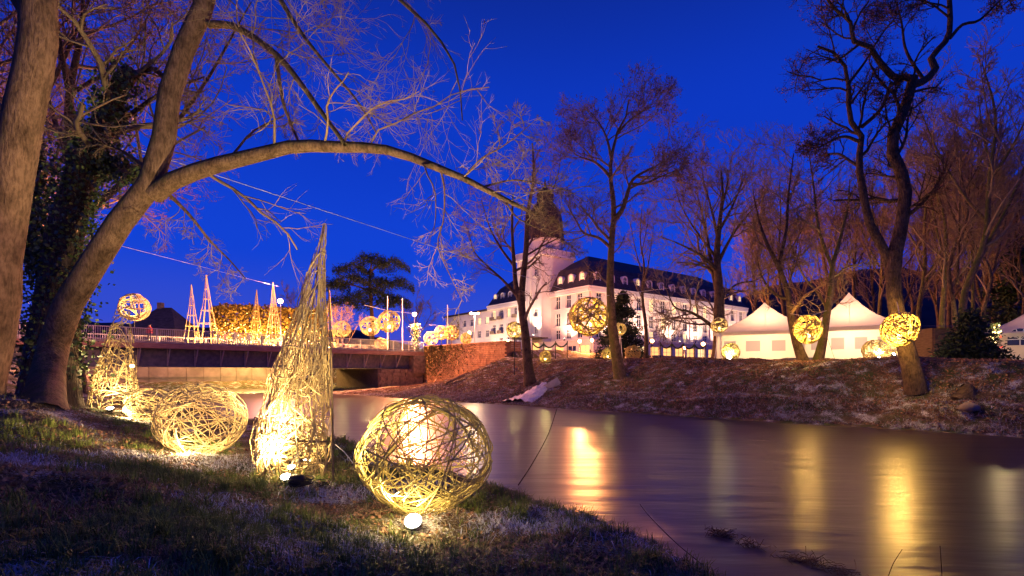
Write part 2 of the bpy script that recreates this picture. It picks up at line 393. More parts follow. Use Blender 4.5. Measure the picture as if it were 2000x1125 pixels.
# ------------------------------------------------------------------ trees
def limbs_from_px(traces, Y0):
    """each trace: list of (px,py,dY) + (r0,r1) in metres"""
    return [([P(px, py, Y0 + dy) for px, py, dy in tr], r0, r1) for tr, r0, r1 in traces]
def levels(pts, rad, Ls, spec, rng, tb_list):
    """spawn successive child levels. spec: list of dict(n,t0,ang,lr,rr,nseg,wander,up,k,rmin)"""
    tips = []
    for li, S in enumerate(spec):
        N, n, _ = pts.shape; c = S['n']
        t = S['t0'] + (1 - S['t0']) * (np.arange(c)[None, :] + rng.uniform(0, 1, (N, c))) / c
        t = np.clip(t, 0, .999); fi = t * (n - 1); i0 = fi.astype(int); fr = (fi - i0)[..., None]
        ar = np.arange(N)[:, None]
        p = pts[ar, i0] * (1 - fr) + pts[ar, i0 + 1] * fr
        tg = pts[ar, i0 + 1] - pts[ar, i0]; tg /= np.linalg.norm(tg, axis=2, keepdims=True) + 1e-9
        rp = rad[ar, i0] * (1 - fr[..., 0]) + rad[ar, i0 + 1] * fr[..., 0]
        rv = rng.normal(size=p.shape); rv[..., 2] += S.get('vb', 0); pe = rv - tg * (rv * tg).sum(2, keepdims=True); pe /= np.linalg.norm(pe, axis=2, keepdims=True) + 1e-9
        an = np.radians(S['ang'] * rng.uniform(.7, 1.3, (N, c)))[..., None]
        d = (tg * np.cos(an) + pe * np.sin(an)).reshape(-1, 3)
        L = (Ls[:, None] * S['lr'] * (1.15 - .6 * t) * rng.uniform(.65, 1.3, (N, c))).reshape(-1)
        if 'lmax' in S: L = np.minimum(L, S['lmax'] * rng.uniform(.6, 1.1, L.shape))
        r = np.clip(np.minimum(rp.reshape(-1) * S['rr'], L * .035), S['rmin'], None)
        p = p.reshape(-1, 3); ns = S['nseg']; M = len(p)
        q = np.empty((M, ns + 1, 3)); q[:, 0] = p; dd = d.copy(); st = (L / ns)[:, None]
        for j in range(ns):
            dd = dd + rng.normal(0, S['wander'], (M, 3)); dd[:, 2] += S['up']
            dd /= np.linalg.norm(dd, axis=1, keepdims=True); q[:, j + 1] = q[:, j] + dd * st
        rr = r[:, None] * np.linspace(1, S.get('taper', .45), ns + 1)[None, :]
        tb_list[li].tubes(q, rr, S['k'])
        pts, rad, Ls = q, rr, L
    return pts.reshape(-1, 3)
SPEC = [dict(n=9, t0=.25, ang=48, lr=.50, rr=.6, nseg=5, wander=.18, up=.05, k=4, rmin=.02),
        dict(n=7, t0=.2, ang=45, lr=.6, rr=.6, nseg=4, wander=.2, up=.05, k=3, rmin=.014),
        dict(n=6, t0=.2, ang=42, lr=.6, rr=.65, nseg=3, wander=.22, up=.05, k=3, rmin=.009),
        dict(n=3, t0=.2, ang=40, lr=.7, rr=.7, nseg=2, wander=.22, up=.04, k=3, rmin=.006)]
def spec(**ov):
    out = []
    for i, s in enumerate(SPEC):
        d = dict(s)
        for k, v in ov.items(): d[k] = v[i] if isinstance(v, (list, tuple)) else v
        out.append(d)
    return out
def tree(name, label, limbs, sp, seed, mt=M_bark, mc=M_twig, seeds=0, seedsize=.15, group=None, base=None, k=10, nskip=0):
    rng = np.random.RandomState(seed)
    base = base if base is not None else limbs[0][0][0]
    root = thing(name, base, label, 'tree', group)
    tt = TB(); n = 17; PT = []; RD = []; LL = []
    for pts, r0, r1 in limbs:
        q, L = resample(pts, n); rr = r0 + (r1 - r0) * np.linspace(0, 1, n) ** .9
        if pts is limbs[0][0]: rr = rr * (1 + .28 * np.exp(-np.linspace(0, 1, n) * 14))
        q = q + rng.normal(0, .012, q.shape) * r0
        tt.tubes(q[None], rr[None], k); PT.append(q); RD.append(rr); LL.append(L)
    tt.build('trunk', mt, root)
    cb = TB(); P_ = np.array(PT)[nskip:]; R_ = np.array(RD)[nskip:]; L_ = np.array(LL)[nskip:]
    tb_list = [TB() for _ in sp]
    tips = levels(P_, R_, L_, sp, rng, tb_list)
    for tbx in tb_list:
        for v, q in zip(tbx.V, tbx.F): cb.n += 0
    V = []; F = []; off = 0
    for tbx in tb_list:
        for v, q in zip(tbx.V, tbx.F): V.append(v); F.append(q + off)
        off += tbx.n
    V = np.concatenate(V) - np.array(base); F = np.concatenate(F)
    crown = mk('crown', V, F, 4, mc, root, True)
    if seeds:
        sel = tips[rng.permutation(len(tips))[:seeds]]
        pos = np.repeat(sel, 5, 0) + rng.normal(0, seedsize * .8, (len(sel) * 5, 3)); pos[:, 2] -= seedsize * .5
        v, q = leaves(pos - np.array(base), seedsize, rng, .5); mk('seed_cluster', v, q, 4, M_seed, root, kind='stuff')
    return root

# -- foreground tree with the arching branch
YB = 11.5
gb = G(80, 792)
B0 = [(80, 800, .15), (98, 706, .1), (123, 617, 0), (175, 528, 0), (231, 439, 0), (280, 378, 0), (310, 330, 0), (322, 260, 0), (330, 190, .1), (352, 115, .2), (385, 45, .3), (408, -30, .4), (440, -160, .6), (480, -300, .8)]
treeB = limbs_from_px([
    (B0, .33, .17),
    ([(300, 380, 0), (330, 357, -.1), (375, 338, -.2), (430, 320, -.3), (500, 303, -.5), (560, 288, -.6), (620, 285, -.8), (680, 288, -.9), (740, 290, -1.1), (800, 306, -1.3), (850, 326, -1.4), (900, 346, -1.5), (950, 371, -1.7), (990, 392, -1.8), (1050, 420, -1.9)], .205, .035),
    ([(408, 48, .3), (450, 50, .1), (500, 76, -.2), (550, 117, -.4), (590, 167, -.6), (630, 222, -.8), (674, 282, -1.1)], .085, .04),
    ([(540, 112, -.3), (546, 160, -.4), (556, 210, -.5), (582, 275, -.4)], .045, .025),
    ([(440, -150, .6), (500, -80, .2), (548, 0, -.1), (576, 46, -.3), (606, 88, -.5), (645, 135, -.6), (700, 200, -.6), (735, 260, -.5)], .085, .015),
    ([(470, -260, .8), (620, -160, 0), (760, -20, -.6), (822, 36, -.8), (862, 82, -.9), (886, 122, -1), (898, 172, -1), (903, 235, -1)], .09, .012),
    ([(310, 345, 0), (260, 310, .4), (225, 290, .8), (170, 285, 1.3)], .06, .02),
    ([(322, 372, .2), (370, 420, .4), (410, 470, .6), (450, 510, .7), (480, 545, .7)], .045, .012),
    ([(860, 330, -1.4), (868, 370, -1.3), (866, 430, -1.2), (855, 480, -1.2), (880, 540, -1.1), (905, 590, -1)], .022, .006),
    ([(905, 348, -1.5), (940, 310, -1.8), (975, 290, -2), (1010, 265, -2.2), (1045, 235, -2.3)], .022, .006),
    ([(940, 366, -1.6), (1000, 352, -1.8), (1050, 358, -2), (1110, 372, -2.1)], .022, .006),
    ([(985, 390, -1.8), (1010, 425, -1.7), (1060, 450, -1.8), (1120, 480, -1.9)], .02, .005)], YB)
treeB[0][0][0] = Vector((gb.x, gb.y, gb.z - .35))
spB = spec(n=(10, 5, 4, 3), lr=(.34, .65, .65, .6), lmax=(2.7, 1.6, 1.0, .6), ang=(58, 42, 38, 36), wander=(.16, .17, .17, .16), up=(-.03, -.05, -.04, 0), rr=(.22, .6, .65, .7), rmin=(.009, .0065, .0045, .0033), t0=(.12, .2, .2, .2), nseg=(7, 5, 3, 2), k=(4, 3, 3, 3))
tree('leaning_tree', 'leaning smooth-barked tree on the near bank with one long branch arching over the river', treeB, spB, 11, M_bark, M_twigp, seeds=240, seedsize=.035, base=Vector((gb.x, gb.y, gb.z)), k=16, nskip=1)

# -- big trunk cut by the left edge
gA = Vector(P(-60, 770, 9.0)); gA.z = gz(gA.x, gA.y)
treeA = limbs_from_px([([(-60, 800, 0), (-32, 700, 0), (-8, 600, 0), (-2, 500, 0), (15, 400, 0), (32, 300, 0), (52, 200, 0), (74, 100, 0), (75, 0, 0), (85, -150, .1), (110, -330, .3)], .34, .235),
                       ([(76, 60, 0), (-40, -120, .3), (-160, -320, .8)], .14, .05)], 9.0)
treeA[0][0][0] = Vector((gA.x, gA.y, gA.z - .3))
tree('thick_tree_trunk', 'thick bare trunk cut off by the left edge of the picture', treeA, spec(n=(4, 4, 3, 3), lmax=(3, 1.6, 1, .6), t0=(.75, .2, .2, .2)), 12, M_bark, M_twig, base=gA, k=18)

# -- ivy covered tree
Yi = 13.0
treeI = limbs_from_px([([(95, 800, 0), (100, 700, 0), (112, 600, 0), (120, 500, 0), (140, 400, 0), (172, 310, 0), (205, 240, 0), (232, 170, 0), (255, 140, .2)], .62, .20),
                       ([(235, 165, 0), (275, 140, .2), (300, 135, .3), (330, 160, .4), (350, 178, .4)], .09, .05),
                       ([(205, 260, 0), (260, 220, .3), (320, 180, .6), (400, 150, 1)], .08, .02),
                       ([(190, 300, 0), (250, 340, -.2), (285, 352, -.2)], .06, .02),
                       ([(110, 560, 0), (60, 470, .5), (70, 330, .8), (40, 220, 1)], .2, .08)], Yi)
gI = seat(95, Yi); treeI[0][0][0] = Vector((treeI[0][0][0].x, Yi, gI.z - .3))
rI = tree('ivy_covered_tree', 'dark ivy-covered tree between the two big left trunks', treeI, spec(n=(6, 5, 4, 3), lmax=(2.6, 1.4, .8, .5), t0=(.5, .2, .2, .2), rmin=(.016, .01, .007, .005)), 13, M_barkd, M_twig, base=gI, k=14)
rng = np.random.RandomState(77); pos = []
for pts, r0, r1 in treeI[:1] + treeI[3:]:
    q, L = resample(pts, 60); n = int(L * 900); t = rng.uniform(.12, 1, n); i = (t * 58).astype(int)
    c = q[i]; dirs = rng.normal(size=(n, 3)); dirs /= np.linalg.norm(dirs, axis=1, keepdims=True)
    cl = .75 + .5 * np.sin(t * 40 + dirs[:, 0] * 3) * np.sin(t * 17)
    rr = (r0 + (r1 - r0) * t) * 1.0 + .05 + np.abs(rng.normal(0, .28, n)) * np.clip(cl, .15, 1.3)
    pos.append(c + dirs * rr[:, None])
pos = np.concatenate(pos); v, q = leaves(pos - np.array(gI), .10, rng, .85)
mk('ivy_leaves', v, q, 4, M_ivy, rI, kind='stuff')

# -- generic free-standing tree
def auto_tree(name, label, base, H, r, seed, sp=None, lean=(0, 0), forks=4, fork_t=.35, spread=.45, mt=M_bark, mc=M_twig, seeds=0, seedsize=.2, group=None, k=8):
    rng = np.random.RandomState(seed); b = Vector(base)
    top = b + Vector((lean[0] * H, lean[1] * H, H)); limbs = []
    tr = [b + Vector((0, 0, -.3))]
    for t in (.2, .4, .6, .8, 1): tr.append(b + (top - b) * t + Vector((rng.normal(0, .018) * H, rng.normal(0, .018) * H, 0)))
    limbs.append((tr, r, r * .12))
    for i in range(forks):
        t = fork_t + (.8 - fork_t) * i / max(forks - 1, 1); a = i * 2.4 + rng.uniform(0, 1)
        s = b + (top - b) * t; Lh = H * (1 - t) * .8; sp_ = spread * H * (1 - t * .6) * rng.uniform(.6, 1.0)
        o = Vector((math.cos(a), math.sin(a), 0))
        limbs.append(([s, s + o * sp_ * .35 + Vector((0, 0, Lh * .25)), s + o * sp_ * .7 + Vector((0, 0, Lh * .6)), s + o * sp_ + Vector((0, 0, Lh))], r * (1 - t) * .75, r * .08))
    return tree(name, label, limbs, sp or spec(), seed, mt, mc, seeds, seedsize, group, base=b, k=k)

# left background trees with reddish seed heads
spL = spec(n=(9, 6, 5, 3), lmax=(6, 3.2, 1.9, 1.0), up=(.0, -.02, -.03, -.02), rmin=(.03, .02, .013, .009))
auto_tree('bare_tree', 'tall bare tree with reddish seed heads behind the ivy-covered trunk', seat(150, 20), 19, .30, 31, spL, forks=6, spread=.42, mt=M_barkd, mc=M_twig, seeds=2500, seedsize=.09)
auto_tree('bare_tree', 'reddish bare tree spreading low over the left end of the bridge', Vector((*XY(-1, 44), gz(*XY(-1, 44)))), 20, .38, 32, spL, forks=8, fork_t=.25, spread=.62, mt=M_barkd, mc=M_twig, seeds=4500, seedsize=.12)
auto_tree('bare_tree', 'bare tree filling the top left corner behind the thick trunk', seat(-60, 19), 18, .3, 33, spL, forks=6, spread=.45, mt=M_barkd, mc=M_twig, seeds=1800, seedsize=.08)

# far-bank tree beside the outfall
g1 = G(1036, 748)
t1 = limbs_from_px([([(1036, 752, 0), (1030, 700, 0), (1026, 650, 0), (1018, 590, 0), (1022, 540, 0), (1028, 480, 0), (1030, 420, 0), (1042, 350, 0), (1040, 280, .5)], .42, .06),
                    ([(1019, 600, 0), (1008, 560, .3), (1003, 500, .5), (1000, 440, .8), (1002, 380, 1)], .24, .06),
                    ([(1008, 575, .2), (980, 545, .3), (950, 518, .2), (925, 490, 0), (915, 450, 0)], .13, .03),
                    ([(1004, 520, .5), (975, 480, .8), (955, 440, 1), (940, 390, 1.2)], .12, .03),
                    ([(1026, 500, 0), (1060, 480, -.5), (1090, 465, -.8), (1130, 440, -1)], .09, .02),
                    ([(1030, 440, 0), (1070, 390, .6), (1090, 340, 1), (1095, 300, 1)], .09, .02)], g1.y)
tree('bank_tree', 'forked bare tree on the far bank just above the foaming outfall', t1, spec(n=(6, 5, 4, 4), lr=(.7, .6, .6, .65), lmax=(4.2, 2.4, 1.4, .8), rmin=(.03, .02, .014, .010), up=(.02, 0, -.02, -.02)), 41, M_barkd, M_twig, seeds=60, seedsize=.10, base=g1, k=12)

# tall tree with the round seed-headed crown
g2 = G(1212, 738)
t2 = limbs_from_px([([(1212, 742, 0), (1205, 700, 0), (1196, 640, 0), (1192, 560, 0), (1194, 480, 0), (1199, 420, 0), (1196, 370, 0), (1191, 340, 0), (1196, 300, .2), (1205, 260, .3), (1222, 230, .4), (1228, 195, .5)], .40, .05),
                    ([(1199, 430, 0), (1215, 410, -.2), (1225, 380, -.3), (1233, 355, -.4), (1250, 340, -.5), (1280, 325, -.6), (1310, 305, -.6)], .20, .03),
                    ([(1234, 360, -.4), (1262, 358, -.6), (1290, 345, -.8), (1330, 330, -1)], .11, .02),
                    ([(1191, 345, 0), (1178, 330, .3), (1160, 316, .5), (1130, 305, .7), (1110, 290, .8)], .13, .02),
                    ([(1194, 310, .1), (1185, 270, .6), (1170, 240, .8), (1150, 215, 1)], .12, .02),
                    ([(1205, 262, .3), (1230, 235, 0), (1260, 215, -.4), (1285, 205, -.6)], .10, .02),
                    ([(1194, 485, 0), (1170, 465, -.4), (1140, 455, -.7), (1125, 430, -.9), (1108, 400, -1)], .13, .03)], g2.y)
tree('tall_bank_tree', 'tall slender tree with a rounded red-brown crown leaning over the far bank', t2, spec(t0=(.32, .2, .2, .2), lr=(.9, .65, .6, .65), lmax=(3.8, 2.2, 1.2, .7), rmin=(.025, .018, .012, .009)), 42, M_bark, M_twig, seeds=1700, seedsize=.12, base=g2, k=12)

auto_tree('slim_tree', 'slim bare tree just right of the tall round-crowned tree', seat(1262, 50), 15, .22, 43, spec(n=(6, 5, 4, 3), lmax=(2.5, 1.5, 1, .6), rmin=(.03, .02, .013, .010)), lean=(-.05, 0), forks=4, fork_t=.45, spread=.18, mt=M_barkd, mc=M_twig)

# broad tree in front of the right end of the hotel
g4 = seat(1406, 44)
t4 = limbs_from_px([([(1406, 712, 0), (1405, 640, 0), (1404, 560, 0), (1400, 500, 0), (1406, 430, 0), (1412, 380, 0), (1408, 335, 0)], .62, .05),
                    ([(1404, 580, 0), (1390, 520, .5), (1382, 470, .8), (1372, 420, 1), (1362, 380, 1)], .25, .04),
                    ([(1402, 530, 0), (1370, 500, -.8), (1330, 478, -1.4), (1290, 462, -2)], .17, .03),
                    ([(1404, 510, 0), (1430, 460, -.6), (1460, 420, -1), (1490, 390, -1.5)], .17, .03),
                    ([(1404, 585, 0), (1440, 555, 1), (1475, 548, 1.5), (1500, 530, 2)], .13, .03),
                    ([(1402, 655, 0), (1385, 632, -.6), (1350, 610, -1), (1318, 600, -1.2), (1300, 560, -1.4)], .20, .03),
                    ([(1396, 500, 0), (1352, 440, .5), (1330, 400, .8), (1320, 370, 1)], .13, .03),
                    ([(1352, 612, -1), (1320, 620, -1.2), (1290, 640, -1.5)], .07, .02),
                    ([(1403, 470, 0), (1390, 410, .6), (1376, 360, 1), (1370, 322, 1.2)], .15, .02), ([(1405, 450, 0), (1432, 400, .4), (1448, 355, .8), (1452, 318, 1)], .15, .02), ([(1407, 420, 0), (1418, 370, -.5), (1428, 320, -.8)], .12, .02)], g4.y)
tree('broad_park_tree', 'broad dark bare tree standing before the right end of the hotel', t4, spec(n=(8, 6, 5, 3), lr=(.75, .6, .6, .65), lmax=(4.5, 2.6, 1.5, .8), rmin=(.032, .022, .015, .010), t0=(.15, .15, .2, .2)), 44, M_barkd, M_twig, base=g4, k=12)

# V-shaped pair at the tents
Y5 = 30.5
g5 = seat(1572, Y5)
t5 = limbs_from_px([([(1572, 712, 0), (1556, 670, 0), (1545, 620, 0), (1538, 570, 0), (1520, 520, 0), (1495, 470, 0), (1480, 420, .3), (1470, 370, .5)], .28, .025),
                    ([(1540, 585, 0), (1515, 575, .3), (1490, 545, .5), (1478, 500, .6)], .11, .03),
                    ([(1520, 525, 0), (1535, 450, .2), (1540, 380, .4), (1550, 300, .6)], .13, .03)], Y5)
tree('leaning_park_tree', 'left-leaning dark tree in front of the left white tent', t5, spec(lmax=(3, 1.8, 1.1, .6), rmin=(.025, .016, .011, .008)), 45, M_barkd, M_twigp, base=g5)
g5b = seat(1596, Y5 + .6)
t5b = limbs_from_px([([(1596, 712, 0), (1606, 670, 0), (1614, 620, 0), (1622, 570, 0), (1626, 520, 0), (1640, 470, .2), (1655, 410, .4), (1660, 350, .6)], .27, .025),
                     ([(1618, 610, 0), (1600, 575, .3), (1570, 540, .6), (1545, 480, .8), (1535, 420, 1)], .09, .02),
                     ([(1626, 525, 0), (1600, 450, .3), (1590, 370, .6), (1580, 300, .8)], .12, .03)], Y5 + .6)
tree('leaning_park_tree', 'upright tree beside the hanging lumpy ball between the two white tents', t5b, spec(lmax=(3, 1.8, 1.1, .6), rmin=(.025, .016, .011, .008)), 46, M_bark, M_twigp, base=g5b)

# gnarled double-stemmed tree on the right
g6 = G(1790, 764)
t6 = limbs_from_px([([(1790, 768, 0), (1778, 710, 0), (1762, 650, 0), (1748, 590, 0), (1746, 512, 0), (1760, 443, 0), (1768, 363, 0), (1748, 309, 0), (1737, 283, 0), (1757, 235, 0), (1781, 171, 0), (1784, 150, 0)], .36, .19),
                    ([(1752, 610, .1), (1740, 540, .2), (1731, 496, .2), (1699, 437, .3), (1688, 384, .3), (1677, 320, .3), (1683, 267, .3), (1661, 235, .2), (1656, 181, .1), (1656, 144, 0), (1635, 107, -.2), (1597, 91, -.4)], .25, .05),
                    ([(1784, 155, 0), (1765, 150, -.1), (1747, 152, -.2), (1715, 117, -.3), (1699, 91, -.4), (1667, 80, -.4), (1661, 43, -.5), (1635, 21, -.6), (1600, -20, -.8)], .16, .04),
                    ([(1783, 165, 0), (1805, 158, .2), (1827, 136, .3), (1818, 115, .4), (1829, 100, .4), (1853, 69, .5), (1855, 10, .5), (1850, -60, .6), (1860, -140, .7)], .17, .05),
                    ([(1855, 75, .5), (1880, 48, .3), (1912, 40, .1), (1949, 5, 0), (1990, -30, 0)], .08, .02),
                    ([(1683, 248, .3), (1720, 213, .1), (1741, 160, -.1)], .09, .06),
                    ([(1677, 276, .3), (1645, 267, .1), (1597, 288, -.1), (1576, 285, -.2)], .08, .02),
                    ([(1656, 165, 0), (1690, 120, .3), (1720, 70, .5), (1760, 20, .6)], .07, .02),
                    ([(1805, 158, .2), (1770, 100, .5), (1760, 40, .7), (1740, -30, .8)], .08, .02)], g6.y)
spec6 = spec(t0=(.5, .2, .2, .2), n=(11, 6, 5, 3), lr=(.4, .6, .65, .65), lmax=(2.8, 1.6, .9, .5), wander=.24, rmin=(.02, .013, .009, .006))
r6 = tree('gnarled_tree', 'gnarled twin-stemmed tree with a seed-hung crown on the right bank', t6, spec6, 47, M_barkd, M_barkd, seeds=2400, seedsize=.085, base=g6, k=14)

# wood on the right and behind the tents: a few mesh prototypes, each tree an object of its own
spW = spec(n=(10, 6, 5, 3), lr=(.45, .55, .6, .65), lmax=(4.5, 2.6, 1.5, .9), up=.09, rmin=(.035, .025, .017, .012), ang=(40, 38, 38, 36))
protos = []
for i in range(4):
    protos.append(auto_tree('woodland_tree', 'x', Vector((0, 0, 0)), 20 + i, .24 + .03 * i, 60 + i, spW, lean=((i - 1.5) * .03, 0), forks=5, fork_t=.32 + .05 * (i % 2), spread=.20 + .03 * i, mt=(M_barkd, M_bark, M_barkd, M_withy)[i] if i != 3 else M_bark, mc=M_twig, k=7))
spots = [(1470, 62, 0), (1500, 75, 1), (1530, 58, 2), (1560, 84, 0), (1610, 66, 1), (1640, 80, 3), (1675, 60, 2), (1700, 88, 0), (1720, 55, 1),
         (1800, 46, 3), (1822, 60, 0), (1840, 40, 1), (1852, 52, 2), (1868, 36, 0), (1880, 66, 3), (1893, 45, 1), (1906, 34, 3), (1918, 56, 2), (1932, 40, 0), (1945, 70, 1), (1958, 48, 3), (1972, 62, 2), (1990, 44, 0), (1786, 72, 0), (1860, 80, 2), (1925, 84, 1), (1985, 85, 3), (1760, 64, 2)]
rng_w = random.Random(4)
ORD = 'first second third fourth fifth sixth seventh eighth ninth tenth eleventh twelfth thirteenth fourteenth fifteenth sixteenth seventeenth eighteenth nineteenth twentieth twenty-first twenty-second'.split()
for i, (px, Y, k) in enumerate(spots):
    o = protos[k] if i == next(j for j, s_ in enumerate(spots) if s_[2] == k) else copy_tree(protos[k])
    g = seat(px, Y); o.location = (g.x, g.y, g.z); o.rotation_euler = (0, 0, rng_w.uniform(0, 6.28)); s_ = rng_w.uniform(.8, 1.0) * (.62 + Y / 130); o.scale = (s_, s_, s_)
    if px < 1740:
        n_ = sorted(q[0] for q in spots if q[0] < 1740).index(px); o['group'] = 'bare trees behind the tents'
        o['label'] = '%s slender bare tree from the left in the stand behind the white tents' % ORD[n_]
    else:
        n_ = sorted(q[0] for q in spots if q[0] >= 1740).index(px); o['group'] = 'bare trees of the right-hand wood'
        o['label'] = '%s slender bare trunk from the left in the wood around the wooden hut' % ORD[n_]
auto_tree('bare_tree', 'small bare tree behind the lamp posts left of the hotel', seat(812, 100), 11, .2, 71, spec(n=(6, 5, 4, 3), lmax=(4, 2.4, 1.4, .9), up=.09, rmin=(.035, .025, .02, .014), ang=(40, 38, 38, 36)), forks=5, spread=.4, mt=M_barkd, mc=M_twig)
auto_tree('bare_tree', 'hazy bare tree behind the big woven cone, left of the cedar', seat(590, 95), 18, .25, 72, spec(n=(6, 5, 4, 3), lmax=(4, 2.4, 1.4, .9), up=.09, rmin=(.035, .025, .02, .014), ang=(40, 38, 38, 36)), forks=6, spread=.4, mt=M_barkd, mc=M_twig)
rS = auto_tree('bare_shrub', 'fan-shaped bare shrub lit orange at the bridge end', uvpt(36, 72, 5.2), 7, .08, 73, spec(n=(6, 5, 3, 2), lmax=(2, 1, .6, .4), up=.1, rmin=(.03, .02, .014, .01)), forks=9, fork_t=.05, spread=.5, mt=M_twigp, mc=M_twigp)
rS['category'] = 'shrub'

# cedar with flat layers
def cedar():
    b = Vector(P(725, 640, 95)); b.z = 4.6; rng = np.random.RandomState(8)
    root = thing('cedar_tree', b, 'dark cedar with flat layered boughs behind the bridge', 'tree')
    tb = TB(); q, L = resample([b, b + Vector((.2, 0, 7)), b + Vector((-.3, 0, 14)), b + Vector((.2, 0, 19.2))], 17); tb.tubes(q[None], np.linspace(.55, .12, 17)[None], 8)
    pos = []
    for px, py, hw, n in ((725, 503, 30, 6), (690, 522, 40, 7), (765, 512, 36, 7), (705, 545, 52, 8), (770, 550, 40, 8), (650, 552, 34, 6), (728, 572, 50, 8), (680, 585, 46, 7), (770, 585, 34, 7)):
        c = P(px, py, 95)
        zs = b + Vector((0, 0, c.z - b.z - 1.6)); tb.tubes(resample([zs, (zs + c) / 2 + Vector((0, 0, .4)), c], 9)[0][None], np.linspace(.2, .06, 9)[None], 5)
        m = int(hw * 120); a = rng.uniform(0, 6.28, m); rr = np.sqrt(rng.uniform(0, 1, m)) * hw * .095
        clump = .5 + .5 * np.sin(a * 5 + px) * np.sin(rr * 2.2 + py)
        keep = rng.uniform(0, 1, m) < .15 + .85 * clump
        pos.append(np.stack([c.x + rr * np.cos(a), c.y + rr * np.sin(a), c.z + rng.normal(0, .38, m) - (rr / (hw * .095)) ** 2 * 1.1 + .5 * np.sin(a * 3 + px)], 1)[keep])
    tb.build('trunk', M_barkd, root)
    v, q = leaves(np.concatenate(pos) - np.array(b), .38, rng, .4, flat=.4); mk('crown', v, q, 4, M_conif, root)
cedar()
def conifer(label, base, H, rad_, n, seed, name='yew_tree', size=.4):
    rng = np.random.RandomState(seed); root = thing(name, base, label, 'tree')
    tb = TB(); q, L = resample([base + Vector((0, 0, -.2)), base + Vector((.1, 0, H * .5)), base + Vector((0, 0, H * .95))], 9); tb.tubes(q[None], np.linspace(.22, .04, 9)[None], 7)
    br = 90; t = rng.uniform(.04, .97, br); a = rng.uniform(0, 6.28, br); l = rad_ * (1 - t) ** .65 * rng.uniform(.7, 1.15, br)
    st = np.stack([np.zeros(br), np.zeros(br), t * H], 1); en = st + np.stack([np.cos(a) * l, np.sin(a) * l, -.12 * l + rng.normal(0, .1, br)], 1)
    pts = np.stack([st, st * .5 + en * .5 + np.array([0, 0, .12]), en], 1) + np.array(base); tb.tubes(pts, np.repeat(np.array([[.05, .03, .012]]), br, 0), 4)
    tb.build('trunk', M_barkd, root)
    k = n // br; f = rng.uniform(.15, 1.05, (br, k, 1)); p = st[:, None] * (1 - f) + en[:, None] * f + rng.normal(0, .13, (br, k, 3)) * (1 + rad_ * .25)
    v, q = leaves(p.reshape(-1, 3), size, rng, .35, flat=.3); mk('crown', v, q, 4, M_conif, root)
conifer('dark evergreen yew between the hotel and the tall bank tree', seat(1215, 58), 7.6, 3.6, 9000, 81)
conifer('low dark evergreen bush in front of the wooden hut', seat(1893, 27.5), 2.4, 1.7, 6000, 82, 'evergreen_bush', .28)
conifer('tall dark conifer at the right edge above the small tent', seat(1998, 46), 11.5, 4.2, 9000, 83, 'conifer_tree', .5)

# ------------------------------------------------------------------ woven light objects
def weave_pts(n, seed, seg=22, shape=None, ext=(1.6, 4.6), off=.45):
    rng = np.random.RandomState(seed); ax = rng.normal(size=(n, 3)); ax /= np.linalg.norm(ax, axis=1, keepdims=True)
    e1 = np.cross(ax, rng.normal(size=(n, 3))); e1 /= np.linalg.norm(e1, axis=1, keepdims=True); e2 = np.cross(ax, e1)
    h = rng.uniform(-off, off, (n, 1, 1)); a = (rng.uniform(0, 6.28, (n, 1)) + rng.uniform(*ext, (n, 1)) * np.linspace(0, 1, seg)[None])[..., None]
    p = ax[:, None] * h + np.sqrt(1 - h * h) * (e1[:, None] * np.cos(a) + e2[:, None] * np.sin(a))
    wob = 1 + .035 * np.sin(a * rng.uniform(1, 4, (n, 1, 1)) + rng.uniform(0, 6, (n, 1, 1))) + rng.normal(0, .018, (n, 1, 1)) + rng.normal(0, .004, (n, seg, 1))
    p = p * wob
    return shape(p) if shape else p
def lamp_fixture(root, loc, r=.06, aim=Vector((0, 0, 1)), name='flood_lamp'):
    """small ground flood: housing + bright lens, children of root"""
    aim = aim.normalized(); mb = MB(); q = Vector(loc)
    mb.tube([q - aim * r * 1.1, q - aim * r * .3, q], [r * .55, r * 1.05, r * 1.12], 12); h = mb.build('lamp_housing', M_black, root, True)
    mb = MB(); mb.tube([q + aim * .004, q + aim * r * .22, q + aim * r * .36], [r, r * .8, r * .3], 12); mb.build('lamp_lens', M_lens, h, True)
def fg_ball(name, label, c, rx, rz, n, seed, tr, m, shape, lamp, power):
    base = Vector((c.x, c.y, gz(c.x, c.y))); root = thing(name, base, label, 'woven ball', None)
    p = weave_pts(n, seed, 26, shape) * np.array([rx, rx, rz]) + np.array(c)
    rng = np.random.RandomState(seed + 1)
    for i in range(n):
        r0 = tr * rng.uniform(.55, 1.35); rr = np.linspace(r0, r0 * .45, 26) if i % 2 else np.full(26, r0 * .8)
        v, q = tubes(p[i:i + 1], rr[None], 5); mk('withy', v - np.array(base), q, 4, m, root, True)
    lamp_fixture(root, lamp, .08, Vector((0, -.8, 1)))
    point('ball_lamp', Vector(lamp) + Vector((0, -.03, .14)), power * .5, WARM, .05, root)
    point('ball_lamp', Vector((c.x, c.y, lamp.z + .22)), power * .5, WARM, .05, root)
    return root
def turnip(p):
    z = p[..., 2:3]; k = np.where(z < 0, 1 - .42 * (-z) ** 2.2, 1 - .04 * z); return np.concatenate([p[..., :2] * k, z], -1)
def pumpkin(p):
    z = p[..., 2:3]; k = np.where(z < 0, 1 - .22 * (-z) ** 2.5, 1 + .06 * z); return np.concatenate([p[..., :2] * k, z], -1)
yb = 5.45; xb = (830 - 1000) * yb / FP; zb = gz(xb, yb)
fg_ball('woven_ball', 'largest woven willow ball, nearest the water in the foreground', Vector((xb, yb, zb + .58)), .70, .63, 130, 101, .0078, M_withyg, turnip, Vector((xb - .01, yb - .60, zb + .07)), 34)
yl = 8.0; xl = (393 - 1000) * yl / FP; zl = gz(xl, yl)
